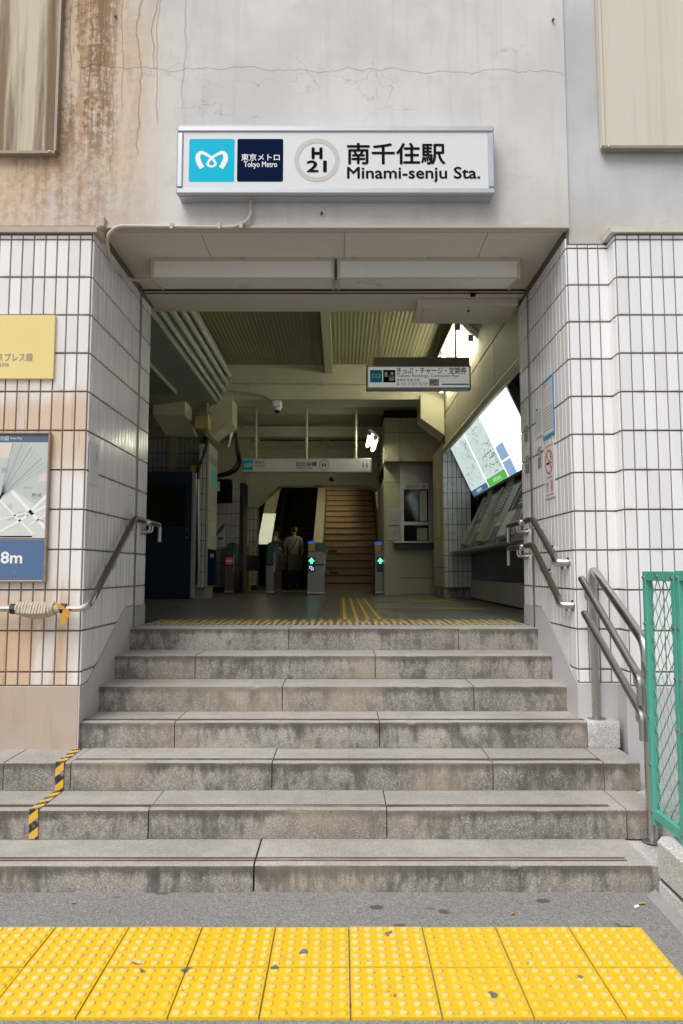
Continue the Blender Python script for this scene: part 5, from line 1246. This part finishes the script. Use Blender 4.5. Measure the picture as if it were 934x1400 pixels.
dm = thing('security_camera', 'small dark camera on a bracket under the line sign', 'security camera', (0, 12, 3)); q = W(454, 655, 12.5); b = MB(); b.ball(q, .05); obj('dome', b, M['dark_glass'], dm); b = MB(); b.tube([q + Vector((0, 0, .02)), W(454, 647, 12.5), W(410, 648, 12.5)], .015, 6); obj('bracket', b, M['conduit'], dm)

# stair flight
sf = thing('stair_flight', 'brown stairs climbing to the platform right of the escalator', 'stairs', (.2, 14.5, FZ))
sx0, sx1 = -.40, .82
for k in range(22):
    y, z = 14.6 + .285 * k, FZ + .163 * k
    o = box('step', M['stair_brown'], sf, sx0, sx1, y, y + .42, z + .001, z + .14, bev=.003); box('nosing', M['stair_dark'], o, sx0 + .001, sx1 - .001, y - .018, y + .27, z + .1405, z + .163)
box('side_string', M['wall_olive'], sf, sx1 + .002, sx1 + .06, 14.6, 14.75, FZ, FZ + .5)
b = MB(); b.prism([(sx1 + .005, 14.6, FZ), (sx1 + .005, 20.8, FZ + 3.55), (sx1 + .005, 20.8, FZ + 4.6), (sx1 + .005, 14.6, FZ + 1.05)], (.07, 0, 0)); obj('side_wall', b, M['gate_dark'], sf)
for px, py in ((455, 754), (457, 783)): q = W(px, py, 14.58 if py > 770 else 15.2); b = MB(); b.box(q.x - .09, q.x + .09, q.y - .06, q.y - .03, q.z - .03, q.z + .03); obj('step_plate', b, M['gate_dark'], sf)
# escalator
es = thing('escalator', 'dark escalator with painted lamp reflection on its balustrade left of the stairs', 'escalator', (-1.1, 17, FZ))
ex0_, ex1_ = -1.62, -.66
for k in range(26):
    y, z = 17.2 + .285 * k, FZ + .163 * k
    o = box('escalator_step', M['esc_dark'], es, ex0_ + .05, ex1_ - .05, y, y + .4, z, z + .155); box('step_edge', M['esc_edge'], o, ex0_ + .06, ex1_ - .06, y - .006, y + .02, z + .1555, z + .165)
for x, nm in ((ex0_, -1), (ex1_, 1)):
    b = MB(); b.prism([(x, 15.6, FZ), (x, 17.0, FZ + .0), (x, 24.5, FZ + 4.2), (x, 24.5, FZ + 5.1), (x, 17.0, FZ + .92), (x, 15.6, FZ + .92)], (.05 * nm, 0, 0)); obj('balustrade', b, M['esc_edge'], es)
    b = MB(); b.tube(fillet([(x + .02 * nm, 15.6, FZ + .55), (x + .02 * nm, 15.55, FZ + .95), (x + .02 * nm, 17.0, FZ + .95), (x + .02 * nm, 24.5, FZ + 5.15)], .3), .035, 8); obj('handrail_belt', b, M['cable'], es)
sp_ = [W(353, 748, 16.6), W(371, 748, 16.6), W(373, 702, 18.2), W(361, 702, 18.2)]
b = MB(); b.prism([W(352, 744, 16.2), W(370, 744, 16.2), W(377, 702, 16.6), W(360, 702, 16.6)], (0, .06, 0)); obj('glowing_panel', b, M['balustrade_reflection'], es)  # no light source: its glow is a painted lamp reflection
b = MB(); b.prism([W(360, 701, 16.7), W(376, 701, 16.7), W(384, 664, 17.4), W(368, 664, 17.4)], (0, .06, 0)); obj('side_panel', b, M['office'], es)
b = MB(); b.prism([(-.63, 15.2, FZ), (-.63, 24, FZ + 4.5), (-.63, 24, FZ + 5.4), (-.63, 15.2, FZ + .9)], (.2, 0, 0)); obj('divider', b, M['office'], es)

# ticket gates
def gate(px0, px1, pt, pb, yf, lab, kind):
    a, b_ = W(px0, pb, yf), W(px1, pt, yf); t = thing('ticket_gate', lab, 'ticket gate', ((a.x + b_.x) / 2, yf, FZ), 'ticket gates across the hall')
    top = b_.z; xm = (a.x + b_.x) / 2
    box('cabinet', M['gate_steel'], t, a.x, b_.x, yf, yf + 1.5, FZ + .02, FZ + .52, bev=.01); box('plinth', M['gate_dark'], t, a.x + .015, b_.x - .015, yf + .02, yf + 1.48, FZ, FZ + .02)
    box('upper_cabinet', M['gate_teal'] if kind != 'go' else M['gate_steel'], t, a.x + .004, b_.x - .004, yf + .03, yf + 1.4, FZ + .525, top - .16, bev=.012)
    box('trim', M['alu'], t, b_.x - .012, b_.x + .004, yf - .004, yf + .028, FZ + .40, top - .2)
    b = MB(); b.prism([(a.x + .01, yf + .15, top - .158), (a.x + .01, yf + .28, top), (a.x + .01, yf + .8, top), (a.x + .01, yf + .95, top - .158)], (b_.x - a.x - .02, 0, 0)); obj('reader_hood', b, M['gate_teal'], t)
    pl = (Vector((a.x, yf, FZ)), Vector((b_.x, yf, FZ)), Vector((a.x, yf, top)))
    box('seam_strip', M['gate_dark'], t, a.x + .002, b_.x - .002, yf - .002, yf + .02, FZ + .519, FZ + .527); box('card_reader', M['display_blue'] if kind == 'go' else M['gate_dark'], t, xm - .04, xm + .04, yf + .31, yf + .45, top + .001, top + .012)
    box('base_plate', M['alu'], t, a.x + .002, b_.x - .002, yf - .006, yf + .01, FZ + .022, FZ + .05)
    if kind == 'stop':
        mb = MB(); P = (Vector((0, yf, 0)), Vector((1, yf, 0)), Vector((0, yf, 1))); ring(mb, P, xm, FZ + .60, .075, .075, 0, .006, 0); patch(mb, P, xm - .052, FZ + .588, xm + .052, FZ + .612, .008, 1); obj('stop_mark', mb, [M['stop_red'], M['white']], t, smooth=0)
    if kind == 'go':
        q = W((px0 + px1) / 2 if px1 - px0 < 18 else px0 + 6, 769, yf); P = (Vector((q.x, yf, q.z)), Vector((q.x + 1, yf, q.z)), Vector((q.x, yf, q.z + 1)))
        box('indicator', M['dark_glass'], t, q.x - .065, q.x + .065, yf - .008, yf + .029, q.z - .17, q.z + .10)
        mb = MB(); mb.add([Vector((q.x + x, yf - .011, q.z + z)) for x, z in ((0, .085), (-.055, .02), (-.02, .02), (-.02, -.02), (.02, -.02), (.02, .02), (.055, .02))], [(0, 1, 2, 3, 4, 5, 6)]); obj('arrow', mb, M['arrow_green'], t, smooth=0)
        if px1 - px0 > 18: mb = MB(); [patch(mb, P, -.04 + .03 * i, -.14 + .03 * j, -.018 + .03 * i, -.12 + .03 * j, .012, 0) for i in range(3) for j in range(3) if (i + j) % 4]; obj('card_mark', mb, M['screen_blue'], t, smooth=0)
        box('display', M['display_yellow'], t, a.x + .01, a.x + .13, yf + .10, yf + .14, top - .155, top - .03); box('display_top', M['display_blue'], t, a.x + .01, a.x + .13, yf + .095, yf + .135, top - .028, top + .02)
    return t
ga = gate(306.5, 320, 742, 811, 12.9, 'leftmost ticket gate with a round red stop mark', 'stop')
gb = gate(363, 375.5, 741, 812, 12.7, 'narrow teal ticket gate left of the waiting people', 'plain')
gc = gate(420, 444.5, 741, 813, 12.3, 'ticket gate with a green arrow and blue card mark', 'go')
gd = gate(512.5, 527.5, 742, 812, 12.5, 'ticket gate with a green arrow beside the ticket office', 'go')
for gt, xa_, xb_, y in ((ga, 322, 340, 13.5), (gb, 346, 362, 13.5), (gb, 377, 396, 13.4), (gc, 398, 419, 13.2)):
    a = W(xa_, 0, y).x; b_ = W(xb_, 0, y).x; box('flap', M['flap'], gt, a, b_, y, y + .03, FZ + .42, FZ + .72, bev=.012)
fe = thing('barrier', 'slim grey panel barrier left of the red marked ticket gate', 'barrier', (-2.4, 12.5, FZ))
a, b_ = W(299.5, 0, 12.5).x, W(303, 0, 12.5).x; box('post', M['steel_dull'], fe, a, b_, 12.5, 12.55, FZ, W(300, 748, 12.5).z); box('panel', M['gate_dark'], fe, a - .5, a - .001, 12.51, 12.53, FZ + .1, FZ + .75)
pb = thing('bollard', 'brass coloured post behind the gates in front of the escalator', 'post', (-1.7, 15, FZ)); q = W(340, 805, 14.6); b = MB(); b.tube([(q.x, 14.6, FZ), (q.x, 14.6, W(340, 752, 14.6).z)], .04, 10); obj('post', b, M['display_yellow'], pb); b = MB(); b.ball((q.x, 14.6, W(340, 751, 14.6).z), .05); obj('cap', b, M['steel_dull'], pb)
ylw = thing('tactile_strip', 'yellow tactile strip on the floor beyond the ticket gates', 'tactile paving', (-.9, 14.4, FZ)); 
for k in range(9): put('tactile_tile', me_, ylw, (-2.0 + k * .302, 14.15, FZ + .003))

# ================================================================ PEOPLE
def skinned(name, joints, edges, m, parent, sub=1, root=0):
    me = bpy.data.meshes.new(name); me.from_pydata([j[0] for j in joints], edges, [])
    o = bpy.data.objects.new(name, me); C.objects.link(o)
    md_ = o.modifiers.new('skin', 'SKIN'); md_.use_smooth_shade = True
    for v, j in zip(me.skin_vertices[0].data, joints): v.radius = j[1] if isinstance(j[1], tuple) else (j[1], j[1])
    for i, v in enumerate(me.skin_vertices[0].data): v.use_root = (i == root)
    if sub: s_ = o.modifiers.new('sub', 'SUBSURF'); s_.levels = s_.render_levels = sub
    me.materials.append(m)
    if parent:
        o.parent = parent
        if parent.type == 'EMPTY': o.matrix_parent_inverse = Matrix.Translation(-parent.location)
    return o
def person(x, y, h, lab, shirt, sleeve, dx=0, strap=False):
    s = h / 1.7; t = thing('person', lab, 'person', (x, y, FZ), 'people beyond the ticket gates')
    J = lambda px, py, pz: (x + px * s, y + py * s, FZ + pz * s)
    r = lambda *a: tuple(q * s for q in a) if len(a) > 1 else a[0] * s
    js = [(J(0, 0, .92), r(.15, .10)), (J(0, 0, 1.08), r(.135, .095)), (J(0, .01, 1.28), r(.165, .11)), (J(0, .01, 1.41), r(.10, .08)), (J(0, -.01, 1.48), r(.052)), (J(dx * .02, -.01, 1.54), r(.075, .085)), (J(dx * .03, -.01, 1.63), r(.08, .09))]
    ed = [(0, 1), (1, 2), (2, 3), (3, 4), (4, 5), (5, 6)]
    tr, sh_ = [(J(0, 0, .96), r(.155, .11))], []
    tre = []
    for sd in (-1, 1):
        b0 = len(js); js += [(J(sd * .19, .0, 1.38), r(.06)), (J(sd * .24, .02, 1.12), r(.043)), (J(sd * .23, -.08, .90), r(.033)), (J(sd * .225, -.10, .83), r(.036, .022))]
        ed += [(3, b0), (b0, b0 + 1), (b0 + 1, b0 + 2), (b0 + 2, b0 + 3)]
        for f in range(4):
            js.append((J(sd * .225 + (f - 1.5) * .017, -.115, .745 + (.012 if f in (0, 3) else 0)), r(.008))); ed.append((b0 + 3, len(js) - 1))
        js.append((J(sd * .19, -.12, .80), r(.009))); ed.append((b0 + 3, len(js) - 1))
        b1 = len(js); js += [(J(sd * .09, 0, .82), r(.085)), (J(sd * .10, -.02 * sd, .47), r(.055)), (J(sd * .10, .02, .09), r(.037)), (J(sd * .11, -.14, .03), r(.035, .028))]
        ed += [(0, b1), (b1, b1 + 1), (b1 + 1, b1 + 2), (b1 + 2, b1 + 3)]
        n0 = len(tr); tr += [(J(sd * .09, 0, .82), r(.098)), (J(sd * .10, -.02 * sd, .47), r(.075)), (J(sd * .105, .02, .10), r(.064))]; tre += [(0, n0), (n0, n0 + 1), (n0 + 1, n0 + 2)]
    skinned('body', js, ed, M['skin'], t)
    skinned('trousers', tr, tre, M['jean'], t)
    sh_ = [(J(0, 0, .90), r(.178, .125)), (J(0, 0, 1.08), r(.165, .12)), (J(0, .01, 1.29), r(.185, .125)), (J(0, .01, 1.42), r(.11, .085))]; se = [(0, 1), (1, 2), (2, 3)]
    for sd in (-1, 1):
        n0 = len(sh_); sh_ += [(J(sd * .195, 0, 1.375), r(.075)), (J(sd * (.235 if sleeve > .2 else .225), .015, 1.38 - sleeve), r(.062))]; se += [(3, n0), (n0, n0 + 1)]
    skinned('shirt', sh_, se, shirt, t)
    b = MB(); b.ball(J(dx * .03, .012, 1.625), .105 * s, sx=.90, sy=1.0, sz=1.08, nu=14, nv=9); obj('hair', b, M['hair'], t)
    for sd in (-1, 1): b = MB(); b.box(x + (sd * .11 - .045) * s, x + (sd * .11 + .045) * s, y - .2 * s, y + .06 * s, FZ + .0, FZ + .07 * s, bev=.02 * s); obj('shoe', b, M['dark_cloth'], t)
    if strap:
        b = MB(); b.tube([J(.13, -.10, 1.44), J(.06, -.135, 1.28), J(-.06, -.14, 1.10), J(-.19, -.11, .94)], .014 * s, 6); obj('bag_strap', b, M['dark_cloth'], t)
    return t
pq = W(407, 803, 16.3)
hgt = W(407, 722, 16.3).z - FZ
person(W(406, 0, 16.2).x, 16.2, hgt, 'person in a pale grey short sleeved shirt with a dark strap across the back', M['shirt'], .22, .3, True)
hgt2 = W(385, 727, 16.6).z - FZ
person(W(383, 0, 16.6).x, 16.6, hgt2, 'person in dark clothes standing left of the one in a pale shirt', M['dark_cloth'], .42, -.5)
bgq = thing('bag', 'grey bag hanging at the side of the person in dark clothes', 'bag', (W(378, 0, 16.3).x, 16.3, 1.6)); q = W(378, 760, 16.35); b = MB(); b.box(q.x - .10, q.x + .14, 16.28, 16.42, q.z - .22, q.z + .2, bev=.05); obj('pouch', b, M['grey_print'], bgq); b = MB(); b.tube([q + Vector((-.05, 0, .19)), q + Vector((.05, .05, .50)), q + Vector((.10, 0, .19))], .012, 6); obj('strap', b, M['cable'], bgq)
sq = thing('suitcase', 'dark luggage shape beside the leftmost ticket gate', 'luggage', (-1.9, 13.6, FZ)); a, b_ = W(321, 805, 14.45), W(333, 745, 14.45); b = MB(); b.box(a.x, b_.x, 14.4, 14.7, FZ + .05, b_.z, bev=.06); obj('case', b, M['gate_dark'], sq)
for x in (a.x + .03, b_.x - .03): b = MB(); b.tube([(x - .012, 14.45, FZ + .03), (x + .012, 14.45, FZ + .03)], .03, 10); obj('wheel', b, M['cable'], sq)
